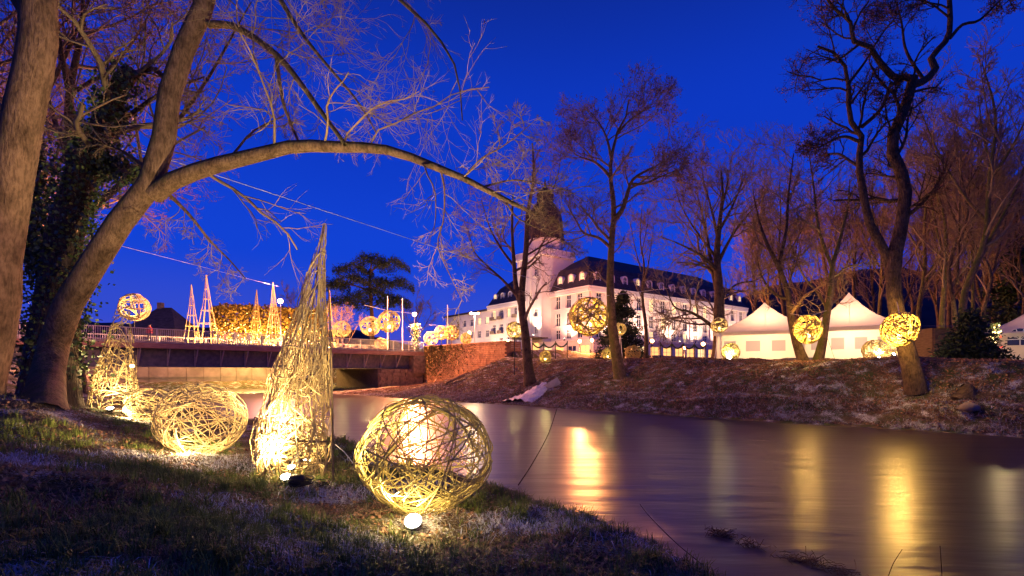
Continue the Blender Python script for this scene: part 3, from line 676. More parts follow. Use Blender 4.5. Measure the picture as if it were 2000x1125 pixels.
fg_ball('woven_ball', 'flattened woven ball left of the big woven cone', Vector((xl, yl, zl + .53)), .62, .56, 90, 102, .0088, M_withyp, pumpkin, Vector((xl + .1, yl - .56, zl + .06)), 58)
ys = 12.0; xs_ = (292 - 1000) * ys / FP; zs_ = gz(xs_, ys)
fg_ball('woven_ball', 'small woven ball beside the slim woven cone near the left trunk', Vector((xs_, ys, zs_ + .36)), .50, .40, 64, 103, .0095, M_withyp, pumpkin, Vector((xs_ - .2, ys - .45, zs_ + .06)), 66)

def woven_cone(name, label, axis, radii, n, seed, tr, m, parts_sep, poles=()):
    """axis: list of Vector from base to tip, radii per axis point"""
    rng = np.random.RandomState(seed); base = Vector((axis[0].x, axis[0].y, gz(axis[0].x, axis[0].y))); root = thing(name, base, label, 'woven cone')
    ax = np.array([tuple(a) for a in axis]); T = np.linspace(0, 1, len(axis)); hs = (ax[:, 2] - ax[0, 2]) / (ax[-1, 2] - ax[0, 2])
    def surf(h, a, k=1.0):
        c = np.stack([np.interp(h, hs, ax[:, i]) for i in range(3)], -1); r = np.interp(h, hs, radii) * k
        return c + np.stack([np.cos(a) * r, np.sin(a) * r, np.zeros_like(r)], -1)
    seg = 20; W = []
    for i in range(n):
        typ = rng.uniform()
        if typ < .55:      # long rods running up
            h0 = rng.uniform(0, .55) ** 1.3; h1 = min(1, h0 + rng.uniform(.22, .6)); tw = rng.normal(0, 1.1)
        elif typ < .85:    # oblique wraps low down
            h0 = rng.uniform(.0, .45); h1 = h0 + rng.uniform(-.12, .25); tw = rng.choice([-1, 1]) * rng.uniform(1.2, 3.2)
        else:
            h0 = rng.uniform(.4, .95); h1 = min(1, h0 + rng.uniform(.04, .2)); tw = rng.choice([-1, 1]) * rng.uniform(.8, 3.5)
        t = np.linspace(0, 1, seg); h = np.clip(h0 + (h1 - h0) * t + .02 * np.sin(t * 7 + i), 0, 1); a = rng.uniform(0, 6.28) + tw * t
        k = rng.uniform(.90, 1.08) + .06 * np.sin(t * 5 + i * 1.7)
        if rng.uniform() < .12: k = k * rng.uniform(.5, .8)
        W.append(surf(h, a, k))
    W = np.array(W) + rng.normal(0, .004, (n, seg, 3))
    if parts_sep:
        for i in range(n):
            r0 = tr * rng.uniform(.55, 1.4); v, q = tubes(W[i:i + 1], np.linspace(r0, r0 * .5, seg)[None], 5); mk('withy', v - np.array(base), q, 4, m, root, True)
    else:
        tb = TB(); tb.tubes(W, tr * rng.uniform(.6, 1.3, (n, 1)) * np.linspace(1, .55, seg)[None], 4); tb.build('weave', m, root)
    for a, b in poles:
        tb = TB(); tb.tubes(resample([a, (a + b) / 2 + Vector((.01, .02, 0)), b], 9)[0][None], np.linspace(.016, .010, 9)[None], 6); tb.build('pole', M_pole2, root)
    return root
yc = 7.0
axc = [P(572, 940, yc), P(572, 900, yc), P(572, 862, yc), P(577, 800, yc), P(592, 700, yc), P(608, 600, yc), P(624, 500, yc), P(635, 437, yc)]
rdc = [d * yc / FP for d in (54, 65, 68, 62, 44, 25, 11, 3)]
gcz = gz(axc[0].x, yc)
axc[0].z = gcz + .02
def gp(px, Y, dz=0): v = seat(px, Y); v.z += dz; return v
rC = woven_cone('woven_cone', 'tall woven cone with a crooked tip, the biggest light sculpture in the foreground', axc, rdc, 230, 110, .0085, M_withyp, True,
                [(gp(512, yc - .45), P(606, 600, yc - .18)), (gp(650, yc - .2), P(642, 560, yc)), (gp(497, yc - .5), gp(522, yc - .35, .22)), (gp(560, yc + .5), P(632, 440, yc)), (P(527, 862, yc - .5), P(646, 862, yc - .2))])
inner = weave_pts(40, 111, 22) * np.array([.40, .40, .36]) + np.array((axc[2].x + .02, yc, gcz + .52)); tb = TB(); tb.tubes(inner, np.full((40, 22), .009), 4); tb.build('inner_ball', M_withyp, rC)
lc = gp(558, yc - .62, .10)
lamp_fixture(rC, lc, .06, Vector((.1, -.5, .9))); lamp_fixture(rC, lc + Vector((.02, .12, .10)), .045, Vector((0, -.5, .9)))
point('cone_lamp', Vector((axc[2].x, yc - .1, gcz + .5)), 46, WARM, .06, rC)
spot('cone_flood_fill', lc + Vector((-.02, -.02, .16)), P(110, 330, 10.0), 480, (1, .62, .30), 92, .7, .06, rC)
spot('cone_flood_fill', lc + Vector((0, .02, .16)), P(628, 500, yc), 130, WARM, 46, .8, .05, rC)
spot('cone_flood_fill', Vector((xb - .1, yb - .66, zb + .2)), P(612, 600, yc), 270, WARM, 50, .8, .05, rC)  # spot added at the ball's lamp to brighten the upper cone
l3 = gp(600, yc + .85, .10); lamp_fixture(rC, l3, .06, Vector((.1, .35, 1)))  # extra flood added behind the cone to light the arching branch
spot('cone_flood_fill', l3 + Vector((0, .02, .14)), P(620, 300, 10.4), 620, (1, .74, .36), 120, .7, .06, rC)
y2 = 14.5
ax2 = [P(222, 800, y2), P(222, 772, y2), P(224, 740, y2), P(230, 700, y2), P(234, 660, y2), P(237, 630, y2), P(240, 604, y2)]
ax2[0].z = gz(ax2[0].x, y2) + .02
r2 = woven_cone('woven_cone', 'slim woven cone standing beside the leaning tree trunk', ax2, [d * y2 / FP for d in (38, 40, 35, 27, 20, 14, 11)], 130, 112, .014, M_withyp, False)
l2 = gp(215, y2 - .62, .10); lamp_fixture(r2, l2, .08, Vector((.1, -.4, 1)))
point('cone_lamp', Vector((ax2[1].x, y2, ax2[0].z + .5)), 110, WARM, .06, r2)
spot('cone_flood_fill', l2 + Vector((0, -.02, .12)), P(180, 250, y2 - 1), 60, WARM, 120, .7, .06, r2)
spot('cone_flood_fill', Vector((xs_ - .1, ys - .5, zs_ + .2)), P(234, 670, y2), 130, WARM, 48, .8, .05, r2)  # added spot, no fixture of its own, brightening the slim cone's upper part
mb = MB(); mb.lathe([(.02, 0), (.055, .02), (.06, .06), (.03, .09)], P(258, 718, y2 - .45), 10); mb.build('bulb', M_bulb, r2, True)

# cables and plugs by the cone
rb = thing('cable_drum', gp(588, yc - .75), 'dark coil of cable lying at the foot of the big woven cone', 'cable coil')
tb = TB(); ph = np.linspace(0, 40, 260); c0 = gp(588, yc - .75, .07); tb.tubes(np.stack([c0.x + (.13 + .02 * np.sin(ph * .37)) * np.cos(ph), c0.y + .11 * np.sin(ph), c0.z + .035 * np.sin(ph * .21) + .02 * np.cos(ph * 1.3)], -1)[None], np.full((1, 260), .008), 5); tb.build('cable_loops', M_black, rb)
mb = MB(); mb.lathe([(.07, -.06), (.10, -.05), (.11, 0), (.09, .06), (.03, .08)], c0 + Vector((-.06, .02, .01)), 10); mb.build('cable_hub', M_black, rb, True)
rb = thing('cable_drum', gp(628, yc - .6), 'tangle of thin cable right of the dark coil by the cone', 'cable coil')
ph = np.linspace(0, 30, 200); c0 = gp(628, yc - .6, .05); tb = TB(); tb.tubes(np.stack([c0.x + .10 * np.cos(ph * 1.02) + .03 * np.sin(ph * .3), c0.y + .08 * np.sin(ph), c0.z + .04 * np.sin(ph * .71)], -1)[None], np.full((1, 200), .006), 4); tb.build('cable_loops', M_black, rb)
mb = MB(); mb.tube([P(655, 868, 7.2), P(672, 882, 7.2), P(690, 905, 7.25)], .006, 5); tag(mb.build('guy_rope', M_cable), 'pale guy rope running from the cone towards the big ball', 'rope')

# ------------------------------------------------------------------ distant woven balls (shared mesh)
def ball_mesh(seed, n, tr, m, name):
    p = weave_pts(n, seed, 18, None, (1.2, 4.2), .55); rng = np.random.RandomState(seed)
    v, q = tubes(p, tr * rng.uniform(.6, 1.4, (n, 1)) * np.ones((1, 18)), 4)
    o = mk(name, v, q, 4, m, None, True); me = o.data; bpy.data.objects.remove(o); return me
BM = {'y': ball_mesh(201, 52, .034, M_withyg, 'weave'), 'w': ball_mesh(202, 48, .034, M_withyp, 'weave'), 'b': ball_mesh(203, 72, .027, M_withyg, 'weave')}
bulb_me = MB(); bulb_me.lathe([(.02, -.10), (.085, -.07), (.10, 0), (.075, .07), (.02, .10)], (0, 0, 0), 10); _b = bulb_me.build('bulb', M_bulb, smooth=True); bulb_me = _b.data; bpy.data.objects.remove(_b)
def far_ball(label, px, py, dpx, Y, kind='y', power=1.0, support='ground', col=GOLD, bulb=True, squash=1.0, zfix=None):
    c = P(px, py, Y); r = dpx * Y / FP / 2
    if support == 'ground': c.z = gz(c.x, c.y) + r * .96 if zfix is None else zfix + r
    root = thing('woven_ball', c - Vector((0, 0, r)), label, 'woven ball')
    o = add('weave', BM[kind], root); o.location = (0, 0, r); o.scale = (r, r, r * squash); o.rotation_euler = (px * .1, py * .13, px * .05)
    if bulb:
        b = add('bulb', bulb_me, root); b.location = (0, 0, r * .55); b.scale = (r * 1.5,) * 3
    if power: point('ball_lamp', c + Vector((0, 0, -r * .25)), power * 75 * r * r, col, r * (.42 if support == 'hang' else .08), root)
    if support == 'pole' or support == 'stand':
        zb_ = zfix if zfix is not None else gz(c.x, c.y); mb = MB()
        if support == 'pole': mb.tube([Vector((c.x, c.y, zb_)), Vector((c.x, c.y, c.z - r * .9))], .05, 6)
        else:
            for i in range(3):
                a = i * 2.1 + .4; mb.tube([Vector((c.x + .35 * math.cos(a), c.y + .35 * math.sin(a), zb_)), Vector((c.x + .1 * math.cos(a), c.y + .1 * math.sin(a), c.z - r * .9))], .03, 5)
            mb.bar((c.x - .3, c.y, c.z - r - .25), (c.x + .3, c.y, c.z - r - .25), .05)
        mb.build('stand', M_white if support == 'stand' else M_black, root)
    return root, c, r
DK = 5.3
far_ball('white woven ball above the bridge railing behind the slim cone', 262, 600, 51, 51, 'w', 2.0, 'pole', WARM, False, zfix=DK)
far_ball('cream woven ball on the bridge just right of the big cone', 668, 643, 31, 64, 'w', 1.6, 'pole', GOLD, False, zfix=DK)
far_ball('woven ball with a bright bulb, left neighbour of the yellow-green bridge ball', 723, 637, 37, 66, 'w', 1.3, 'pole', GOLD, True, zfix=DK)
far_ball('yellow-green woven ball hung highest over the bridge beside a flagpole', 760, 628, 42, 63.5, 'y', 2.0, 'pole', GOLD, True, zfix=DK)
far_ball('small pale woven ball low behind the bridge railing', 744, 664, 24, 68, 'w', 1.2, 'ground', PINK, False, zfix=DK)
far_ball('brilliant white woven ball on the left end of the brick wall', 842, 661, 27, 69, 'w', 3.2, 'pole', (1, .9, .7), True, zfix=5.2)
far_ball('left one of two touching yellow-green balls above the brick wall', 862, 650, 26, 70, 'y', 1.8, 'pole', GOLD, True, zfix=5.2)
far_ball('right one of two touching yellow-green balls above the brick wall', 882, 650, 28, 68, 'y', 2.0, 'pole', GOLD, True, zfix=5.2)
far_ball('small dim woven ball under a lantern above the brick wall', 910, 661, 21, 66, 'y', 1.2, 'pole', GOLD, False, zfix=5.2)
far_ball('golden woven ball hanging left of the forked bank tree', 1005, 645, 31, 47, 'y', 2.2, 'pole', GOLD, True)
rbig, cbig, rrbig = far_ball('biggest hanging ball, yellow-green, strung before the hotel', 1150, 618, 73, 34, 'b', 2.9, 'hang', (1, .55, .12), True)
far_ball('woven ball on a white stand right of the tall bank tree', 1210, 643, 25, 47, 'w', 1.8, 'stand', GOLD, True)
far_ball('small woven ball on the grass below the hotel entrance', 1065, 690, 23, 50, 'y', 1.6, 'ground')
far_ball('small woven ball at the foot of the tall bank tree', 1187, 688, 23, 44, 'y', 1.6, 'ground')
far_ball('pale woven ball on a stand before the broad park tree', 1405, 635, 30, 40, 'w', 2.4, 'stand', WARM, True)
rfl, cfl, rrfl = far_ball('brown woven ball with a glaring floodlight at the left tent', 1427, 689, 33, 36.5, 'y', .5, 'ground', GOLD, False)
r16, c16, rr16 = far_ball('lumpy yellow ball hanging between two leaning trees', 1578, 643, 55, 28.5, 'b', 12.0, 'hang', (1, .55, .12), True, squash=.9)
r17, c17, rr17 = far_ball('round yellow ball hanging in front of the gnarled trunk', 1757, 643, 66, 21.3, 'b', 14.0, 'hang', (1, .55, .12), True, squash=.86)
far_ball('large woven ball lying on the lawn before the right tent', 1709, 690, 44, 30, 'w', 1.4, 'ground', GOLD, False)
far_ball('white open-woven ball lying right beside the large lawn ball', 1748, 691, 37, 29, 'w', 2.2, 'ground', WARM, True)
far_ball('unlit dark woven ball beside the yew', 1236, 682, 30, 49, 'y', 0, 'ground', GOLD, False)
def ground_flood(label, px, Y, target, power, col, r=.10, ang=110):
    g = gp(px, Y, .22); root = thing('ground_floodlight', Vector((g.x, g.y, g.z - .22)), label, 'floodlight')
    mb = MB(); mb.bar(g + Vector((-.12, 0, -.22)), g + Vector((-.12, 0, .02)), .03); mb.bar(g + Vector((.12, 0, -.22)), g + Vector((.12, 0, .02)), .03); mb.build('bracket', M_black, root)
    lamp_fixture(root, g, r, Vector((0, -.7, .7)))
    if power: spot('flood', g + Vector((0, -.03, .12)), target, power, col, ang, .6, .06, root)
ground_flood('glaring ground floodlight in front of the brown ball', 1424, 35.6, P(1425, 600, 40), 260, WARM, .16)
ground_flood('small ground light under the large lawn ball', 1717, 29.2, P(1709, 600, 31), 90, WARM, .08)
ground_flood('small ground light under the white open-woven ball', 1746, 28.2, P(1748, 600, 29), 90, WARM, .08)

def cable(label, pts, r=.006, sag=0, name='support_cable'):
    pts = [Vector(p) for p in pts]; tb = TB()
    for a, b in zip(pts[:-1], pts[1:]):
        t = np.linspace(0, 1, 24)[:, None]; q = np.array(a) * (1 - t) + np.array(b) * t; q[:, 2] -= sag * 4 * (t * (1 - t))[:, 0]
        rr = np.full((1, 24), r); tb.tubes(q[None], rr, 4)
    return tag(tb.build(name, M_cable), label, 'cable')
cable('long pale cable from the ivy-covered tree to the biggest hanging ball', [P(239, 282, 12.6), cbig + Vector((0, 0, rrbig))], .011)
cable('short cable carrying the biggest hanging ball on to the yew side', [cbig + Vector((0, 0, rrbig)), P(1330, 560, 50)], .014)
cable('thin pale cable running over the bridge from the ivy tree', [P(150, 458, 13.2), P(545, 560, 56)], .008)
cable('cable holding the lumpy ball between the leaning trees', [P(1541, 612, Y5), c16 + Vector((0, 0, rr16 * .9)), P(1616, 606, Y5 + .6)], .010)
cable('hanger rope of the yellow ball by the gnarled trunk', [c17 + Vector((0, 0, rr17 * .86)), P(1752, 590, g6.y - .3)], .012)
cable('cable strung over the yellow-green bridge ball', [P(712, 596, 64), P(760, 607, 63.5), P(815, 613, 68.5)], .022)
cable('cable above the brick wall holding the touching balls', [P(838, 634, 68.5), P(872, 637, 68.8), P(905, 634, 68)], .02)

# ------------------------------------------------------------------ bridge
U = Vector((1 / R2, 1 / R2, 0)); V_ = Vector((-1 / R2, 1 / R2, 0)); Zv = Vector((0, 0, 1)); AX = (U, V_, Zv)
VB = 58.3
br = thing('bridge', uvpt(24, VB + 6, 0), 'steel girder road bridge with pale railing across the river', 'bridge')
def bbox(name, u0, u1, v0, v1, z0, z1, m, par=br):
    mb = MB(); mb.box(uvpt((u0 + u1) / 2, (v0 + v1) / 2, (z0 + z1) / 2), (u1 - u0, v1 - v0, z1 - z0), AX); return mb.build(name, m, par)
bbox('deck', -22, 42.5, VB + .35, VB + 12, 4.72, 5.28, M_conc)
bbox('fascia', -22, 42.5, VB - .15, VB + .32, 4.62, 5.1, M_deck)
bbox('kerb', -22, 42.5, VB - .02, VB + .34, 5.12, 5.3, M_conc)
for v in (VB + 1.1, VB + 5, VB + 9, VB + 11.4): bbox('girder', -4, 40.5, v, v + .3, 2.95, 4.70, M_steel)
bbox('bottom_flange', -4, 40.5, VB + .95, VB + 1.55, 2.87, 2.944, M_steel)
for i in range(19):
    u = -2.5 + i * 2.35; mb = MB(); mb.bar(uvpt(u, VB + 1.02, 2.98), uvpt(u, VB - .05, 4.58), .09, .14); mb.bar(uvpt(u, VB + 1.04, 2.98), uvpt(u, VB + 1.04, 4.6), .1, .08); mb.build('bracket', M_bracket, br)
abu = thing('bridge_abutment', uvpt(38, VB + 6, 0), 'dark stone abutment carrying the right end of the bridge', 'abutment')
rng_b = random.Random(3)
bbox('core', 34.4, 41.2, VB + .5, VB + 12, -.3, 2.84, M_mortar, abu)
for r_ in range(6):
    z0 = -.2 + r_ * .5; u = 34.3 + (r_ % 2) * .4
    while u < 41.2:
        w_ = rng_b.uniform(.7, 1.2); u1 = min(u + w_, 41.3); d_ = rng_b.uniform(.0, .09)
        bbox('stone', u + .02, u1 - .02, VB + .38 - d_, VB + .7, z0 + .02, z0 + .48, M_stone, abu); u = u1
bbox('bearing_stone', 39.4, 42.0, VB - .3, VB + .95, 2.2, 4.55, M_stone, abu)
# railing
posts = np.arange(-20, 42, 2.35)
for u in posts: bbox('railing_post', u - .05, u + .05, VB - .05, VB + .05, 5.05, 6.44, M_rail)
bbox('top_rail', -21, 42, VB - .045, VB + .045, 6.44, 6.52, M_rail)
bbox('lower_rail', -21, 42, VB - .03, VB + .03, 5.36, 5.42, M_rail)
for u in posts[:-1]:
    mb = MB()
    for j in range(1, 15): mb.box(uvpt(u + j * 2.35 / 15, VB, 5.93), (.035, .035, 1.01), AX)
    mb.build('baluster_bay', M_rail, br, kind='stuff')
for u in posts: bbox('far_railing_post', u - .05, u + .05, VB + 11.6, VB + 11.7, 5.29, 6.4, M_rail)
bbox('far_top_rail', -21, 42, VB + 11.6, VB + 11.7, 6.4, 6.48, M_rail)
mb = MB()
for j in range(300): mb.box(uvpt(-20 + j * .206, VB + 11.65, 5.85), (.035, .035, 1.1), AX)
mb.build('far_balusters', M_rail, br, kind='stuff')

# brick retaining wall at the bridge end
wl_ = thing('brick_retaining_wall', uvpt(41.7, 50, 0), 'tall brick retaining wall right of the bridge, ivy on its left half', 'wall')
bbox('wall_core', 41.44, 42.5, 42.6, VB + .2, -.3, 5.86, M_mortar, wl_)
mb = MB(); rb_ = random.Random(9); row = 0; z = .3
while z < 5.8:
    v = 42.5 - (row % 2) * .25
    while v < VB + .1:
        w_ = .5 * rb_.uniform(.85, 1.15); d_ = rb_.uniform(0, .035)
        mb.box(uvpt(41.41 - d_ / 2, v + w_ / 2, z + .115), (.07 + d_, w_ - .025, .205), AX); v += w_
    z += .232; row += 1
mb.build('bricks', M_brick, wl_, kind='stuff')
bbox('coping', 41.25, 42.7, 42.4, VB + .2, 5.865, 6.0, M_brick, wl_)
mb = MB(); z = 1.8; row = 0
while z < 5.8:
    u = 41.5
    while u < 43.6: mb.box(uvpt(u + .25, 42.53, z + .115), (.475, .1, .205), AX); u += .5
    z += .232; row += 1
mb.build('end_bricks', M_brick, wl_, kind='stuff')
rng = np.random.RandomState(21); n = 4200; vv = VB - np.abs(rng.normal(0, 4.2, n)); zz = 5.95 - np.abs(rng.normal(0, 2.1, n)); ok = (zz > .9) & (vv > 47); vv = vv[ok]; zz = zz[ok]; uu = 41.3 - np.abs(rng.normal(0, .1, len(vv)))
v, q = leaves(np.stack([(uu - vv) / R2, (uu + vv) / R2, zz], 1) - np.array(wl_.location), .17, rng, .8); mk('ivy_leaves', v, q, 4, mat('brown_ivy', (.07, .055, .02), (.14, .11, .04), .7, 9), wl_, kind='stuff')

# pale panelled wall seen under the bridge
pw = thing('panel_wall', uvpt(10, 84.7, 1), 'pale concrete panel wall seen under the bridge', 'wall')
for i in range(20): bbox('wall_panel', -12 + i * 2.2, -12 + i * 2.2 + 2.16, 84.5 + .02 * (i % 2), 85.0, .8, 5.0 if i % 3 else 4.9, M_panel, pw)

def lamp_post(label, base, h, globe_r, gm, power, col, name='lamp_post', arm=False):
    root = thing(name, base, label, 'lamp post'); b = Vector(base)
    mb = MB(); mb.tube([b, b + Vector((0, 0, .5)), b + Vector((0, 0, .55)), b + Vector((0, 0, h))], [.09, .09, .055, .045], 8); mb.build('post', M_rail if arm else M_black, root, True)
    mb = MB(); mb.lathe([(.05, 0), (globe_r * .75, .06), (globe_r * .8, .1), (.06, .1)], b + Vector((0, 0, h - .1)), 12); mb.build('collar', M_black, root, True)
    mb = MB(); mb.lathe([(globe_r * math.sin(a), globe_r * (1 - math.cos(a))) for a in np.linspace(.15, 3.0, 9)], b + Vector((0, 0, h)), 14); mb.build('globe', gm, root, True)
    point('lantern', b + Vector((0, 0, h + globe_r)) + Vector((0, -globe_r - .12, 0)), power, col, .12, root)
    return root
lamp_post('tall pink-glowing lantern on the bridge railing behind the cone', uvpt(22.2, VB + .5, 5.29), 4.75, .27, M_globep, 3000, (1, .38, .24), arm=True)
lp2 = lamp_post('orange-glowing lantern wound with greenery at the bridge end', uvpt(40.0, VB + .5, 5.29), 4.7, .27, M_globep, 6500, (1, .29, .10), arm=True)
rng = np.random.RandomState(6); n = 1500; zz = rng.uniform(5.4, 9.0, n); a = rng.uniform(0, 6.28, n); rr = np.abs(rng.normal(0, .35, n)) + .1; c = uvpt(40.3, VB + .6, 0)
v, q = leaves(np.stack([c.x + rr * np.cos(a), c.y + rr * np.sin(a), zz], 1) - np.array(lp2.location), .22, rng, .5); mk('greenery', v, q, 4, M_ivy, lp2, kind='stuff')
mb = MB()
for i in range(60): mb.lathe([(.01, -.035), (.035, 0), (.01, .035)], (c.x + rng.normal(0, .4), c.y - abs(rng.normal(0, .4)), rng.uniform(5.6, 8.9)), 5)
mb.build('fairy_lights', M_fairy, lp2, kind='stuff')

lamp_post('orange street lamp glimpsed behind the ivy-covered tree', seat(138, 31), ZC + (HZ - 552) * 31 / FP - seat(138, 31).z, .22, M_globe, 1300, (1, .36, .18))
# light pyramids on the bridge
def pyramid(label, px, Y, hw, ytop, seed):
    b = Vector(((px - 1000) * Y / FP, Y, DK)); zt = ZC + (HZ - ytop) * Y / FP; H = zt - DK; r = hw * Y / FP
    root = thing('light_pyramid', b, label, 'light pyramid'); rng = random.Random(seed); lean = Vector((rng.uniform(-.15, .15), 0, 0))
    for i in range(8):
        a = i * math.pi / 4 + .2; mb = MB(); mb.tube([b + Vector((r * math.cos(a), r * math.sin(a), 0)), b + lean * .3 + Vector((.30 * r * math.cos(a), .30 * r * math.sin(a), H * .62)), b + lean + Vector((.03 * math.cos(a), .03 * math.sin(a), H))], [.034, .03, .022], 5); mb.build('upright', M_withy, root)
    for t in (.12, .32, .5, .66, .8):
        rr = r * ((1 - t * 1.13) if t < .62 else .30 * (1 - t) / .38); mb = MB(); mb.tube([b + lean * t + Vector((rr * math.cos(a), rr * math.sin(a), H * t)) for a in np.linspace(0, 2 * math.pi, 13)], .028, 5, False); mb.build('ring', M_withy, root)
    point('pyramid_lamp', b + Vector((0, 0, .5)), 420, (1, .56, .16), .1, root)
    mb = MB(); mb.lathe([(.03, 0), (.13, .03), (.13, .14), (.03, .18)], b + Vector((0, 0, .12)), 10); mb.build('bulb', M_bulb, root, True)
for lab, px, Y, hw, yt in (('leftmost lit pyramid of rods on the bridge', 375, 57, 17, 556), ('taller lit pyramid right beside the leftmost one', 405, 58, 23, 537), ('thin dark-tipped pyramid rising behind the glowing hedge', 500, 76, 17, 566), ('lit pyramid just left of the pink lantern', 535, 61, 19, 551), ('narrow lit pyramid right of the big woven cone', 643, 66, 14, 567)):
    pyramid(lab, px, Y, hw, yt, px)

# glowing hedge
hb = Vector(P(520, 660, 79)); hb.z = 5.0
hd = thing('lit_hedge', hb, 'long clipped hedge glowing with fairy lights behind the bridge', 'hedge')
rng = np.random.RandomState(30); n = 11000
px = rng.uniform(412, 640, n); Yh = 79 + rng.uniform(-1, 1, n); zt = ZC + (HZ - np.interp(px, [412, 440, 640], [600, 594, 606])) * 79 / FP
zz = 7.2 + (zt - 7.2) * rng.uniform(0, 1, n) ** .8 + rng.normal(0, .15, n)
v, q = leaves(np.stack([(px - 1000) * Yh / FP, Yh, zz], 1) - np.array(hb), .42, rng, .7); mk('foliage', v, q, 4, mat('autumn_hedge', (.16, .09, .02), (.30, .19, .05), .8, 1.2, transl=.3), hd, kind='stuff')
for i in range(9):
    x = (420 + i * 27 - 1000) * 79 / FP; mb = MB(); mb.tube([(x, 79, 4.9), (x + .1, 79, 7), (x, 79, 9)], [.16, .12, .06], 6); mb.build('stem', M_barkd, hd)
mb = MB()
for i in range(420): 
    a = rng.uniform(416, 636); zz = 6.6 + abs(rng.normal(0, 1.6)); zz = min(zz, 12.6); mb.lathe([(.01, -.055), (.055, 0), (.01, .055)], ((a - 1000) * 77.7 / FP, 77.7 + rng.uniform(-.25, .25), zz), 5)
mb.build('fairy_lights', M_fairy, hd, kind='stuff')
for i in range(6): point('hedge_glow', Vector(((428 + i * 40 - 1000) * 77 / FP, 76.6, 7.3 + .4 * (i % 2))), 800, (1, .55, .12), .3, hd)

# dark house left of the bridge
hs = thing('dark_house', Vector(P(322, 660, 92)) * 1.0, 'dark gabled house behind the left half of the bridge', 'house'); hs.location.z = 4.5
c = hs.location; mb = MB(); mb.box((c.x, c.y, 7.2), (8, 7, 5.4)); mb.build('wall', M_stone, hs)
mb = MB(); a0, a1 = c.x - 4.4, c.x + 4.4; b0, b1 = c.y - 3.9, c.y + 3.9
for f in ([(a0, b0, 9.9), (a1, b0, 9.9), (c.x + 1.2, c.y, 14.0), (c.x - 1.2, c.y, 14.0)], [(a1, b1, 9.9), (a0, b1, 9.9), (c.x - 1.2, c.y, 14.0), (c.x + 1.2, c.y, 14.0)], [(a0, b1, 9.9), (a0, b0, 9.9), (c.x - 1.2, c.y, 14.0)], [(a1, b0, 9.9), (a1, b1, 9.9), (c.x + 1.2, c.y, 14.0)]): mb.quad(*f)
rf = mb.build('roof', M_slate, hs); mb = MB(); mb.box((c.x - .9, c.y + .2, 14.1), (.8, .8, 1.6)); mb.build('chimney', M_stone, rf)

# people on the bridge
def person_mesh(name, jac, leg):
    m = bpy.data.materials.new(name); m.use_nodes = True; nt = m.node_tree; b = nt.nodes['Principled BSDF']; b.inputs['Roughness'].default_value = .85
    tc = nn(nt, 'ShaderNodeTexCoord'); sp = nn(nt, 'ShaderNodeSeparateXYZ'); rp = nn(nt, 'ShaderNodeValToRGB'); rp.color_ramp.interpolation = 'CONSTANT'
    mu = nn(nt, 'ShaderNodeMath', operation='MULTIPLY'); mu.inputs[1].default_value = .5
    nt.links.new(tc.outputs['Object'], sp.inputs[0]); nt.links.new(sp.outputs['Z'], mu.inputs[0]); nt.links.new(mu.outputs[0], rp.inputs[0]); nt.links.new(rp.outputs[0], b.inputs['Base Color'])
    for i, (p, c) in enumerate([(0, (.02, .015, .012)), (.05, leg), (.43, jac), (.755, (.45, .28, .2)), (.83, (.05, .03, .02))]):
        e = rp.color_ramp.elements[i] if i < 2 else rp.color_ramp.elements.new(p)
        e.position = p; e.color = (*c, 1)
    vs = [((0, 0, .95), .15), ((0, 0, 1.15), .15), ((0, 0, 1.38), .17), ((0, 0, 1.5), .06), ((0, -.01, 1.58), .095), ((0, 0, 1.70), .085),
          ((.1, 0, .88), .095), ((.11, -.03, .5), .065), ((.11, .0, .09), .05), ((.12, -.15, .04), .04),
          ((-.1, 0, .88), .095), ((-.11, .03, .5), .065), ((-.11, .05, .09), .05), ((-.12, -.10, .04), .04),
          ((.20, 0, 1.38), .07), ((.26, -.02, 1.12), .05), ((.24, -.12, .88), .04), ((.235, -.15, .79), .035),
          ((-.20, 0, 1.38), .07), ((-.26, .02, 1.12), .05), ((-.23, -.06, .88), .04), ((-.225, -.08, .79), .035)]
    ed = [(0, 1), (1, 2), (2, 3), (3, 4), (4, 5), (0, 6), (6, 7), (7, 8), (8, 9), (0, 10), (10, 11), (11, 12), (12, 13), (2, 14), (14, 15), (15, 16), (16, 17), (2, 18), (18, 19), (19, 20), (20, 21)]
    me = bpy.data.meshes.new('person'); me.from_pydata([v for v, r in vs], ed, []); me.materials.append(m)
    o = bpy.data.objects.new('person', me); COL.objects.link(o)
    sk = o.modifiers.new('skin', 'SKIN'); sk.use_smooth_shade = True
    for i, (v, r) in enumerate(vs): me.skin_vertices[0].data[i].radius = (r, r * .8)
    me.skin_vertices[0].data[0].use_root = True
    o.modifiers.new('sub', 'SUBSURF').render_levels = 1
    return o
ppl = [person_mesh('red_coat', (.55, .03, .03), (.03, .03, .05)), person_mesh('dark_coat', (.03, .03, .04), (.03, .03, .05)), person_mesh('brown_coat', (.12, .06, .04), (.04, .04, .05))]
used = set()
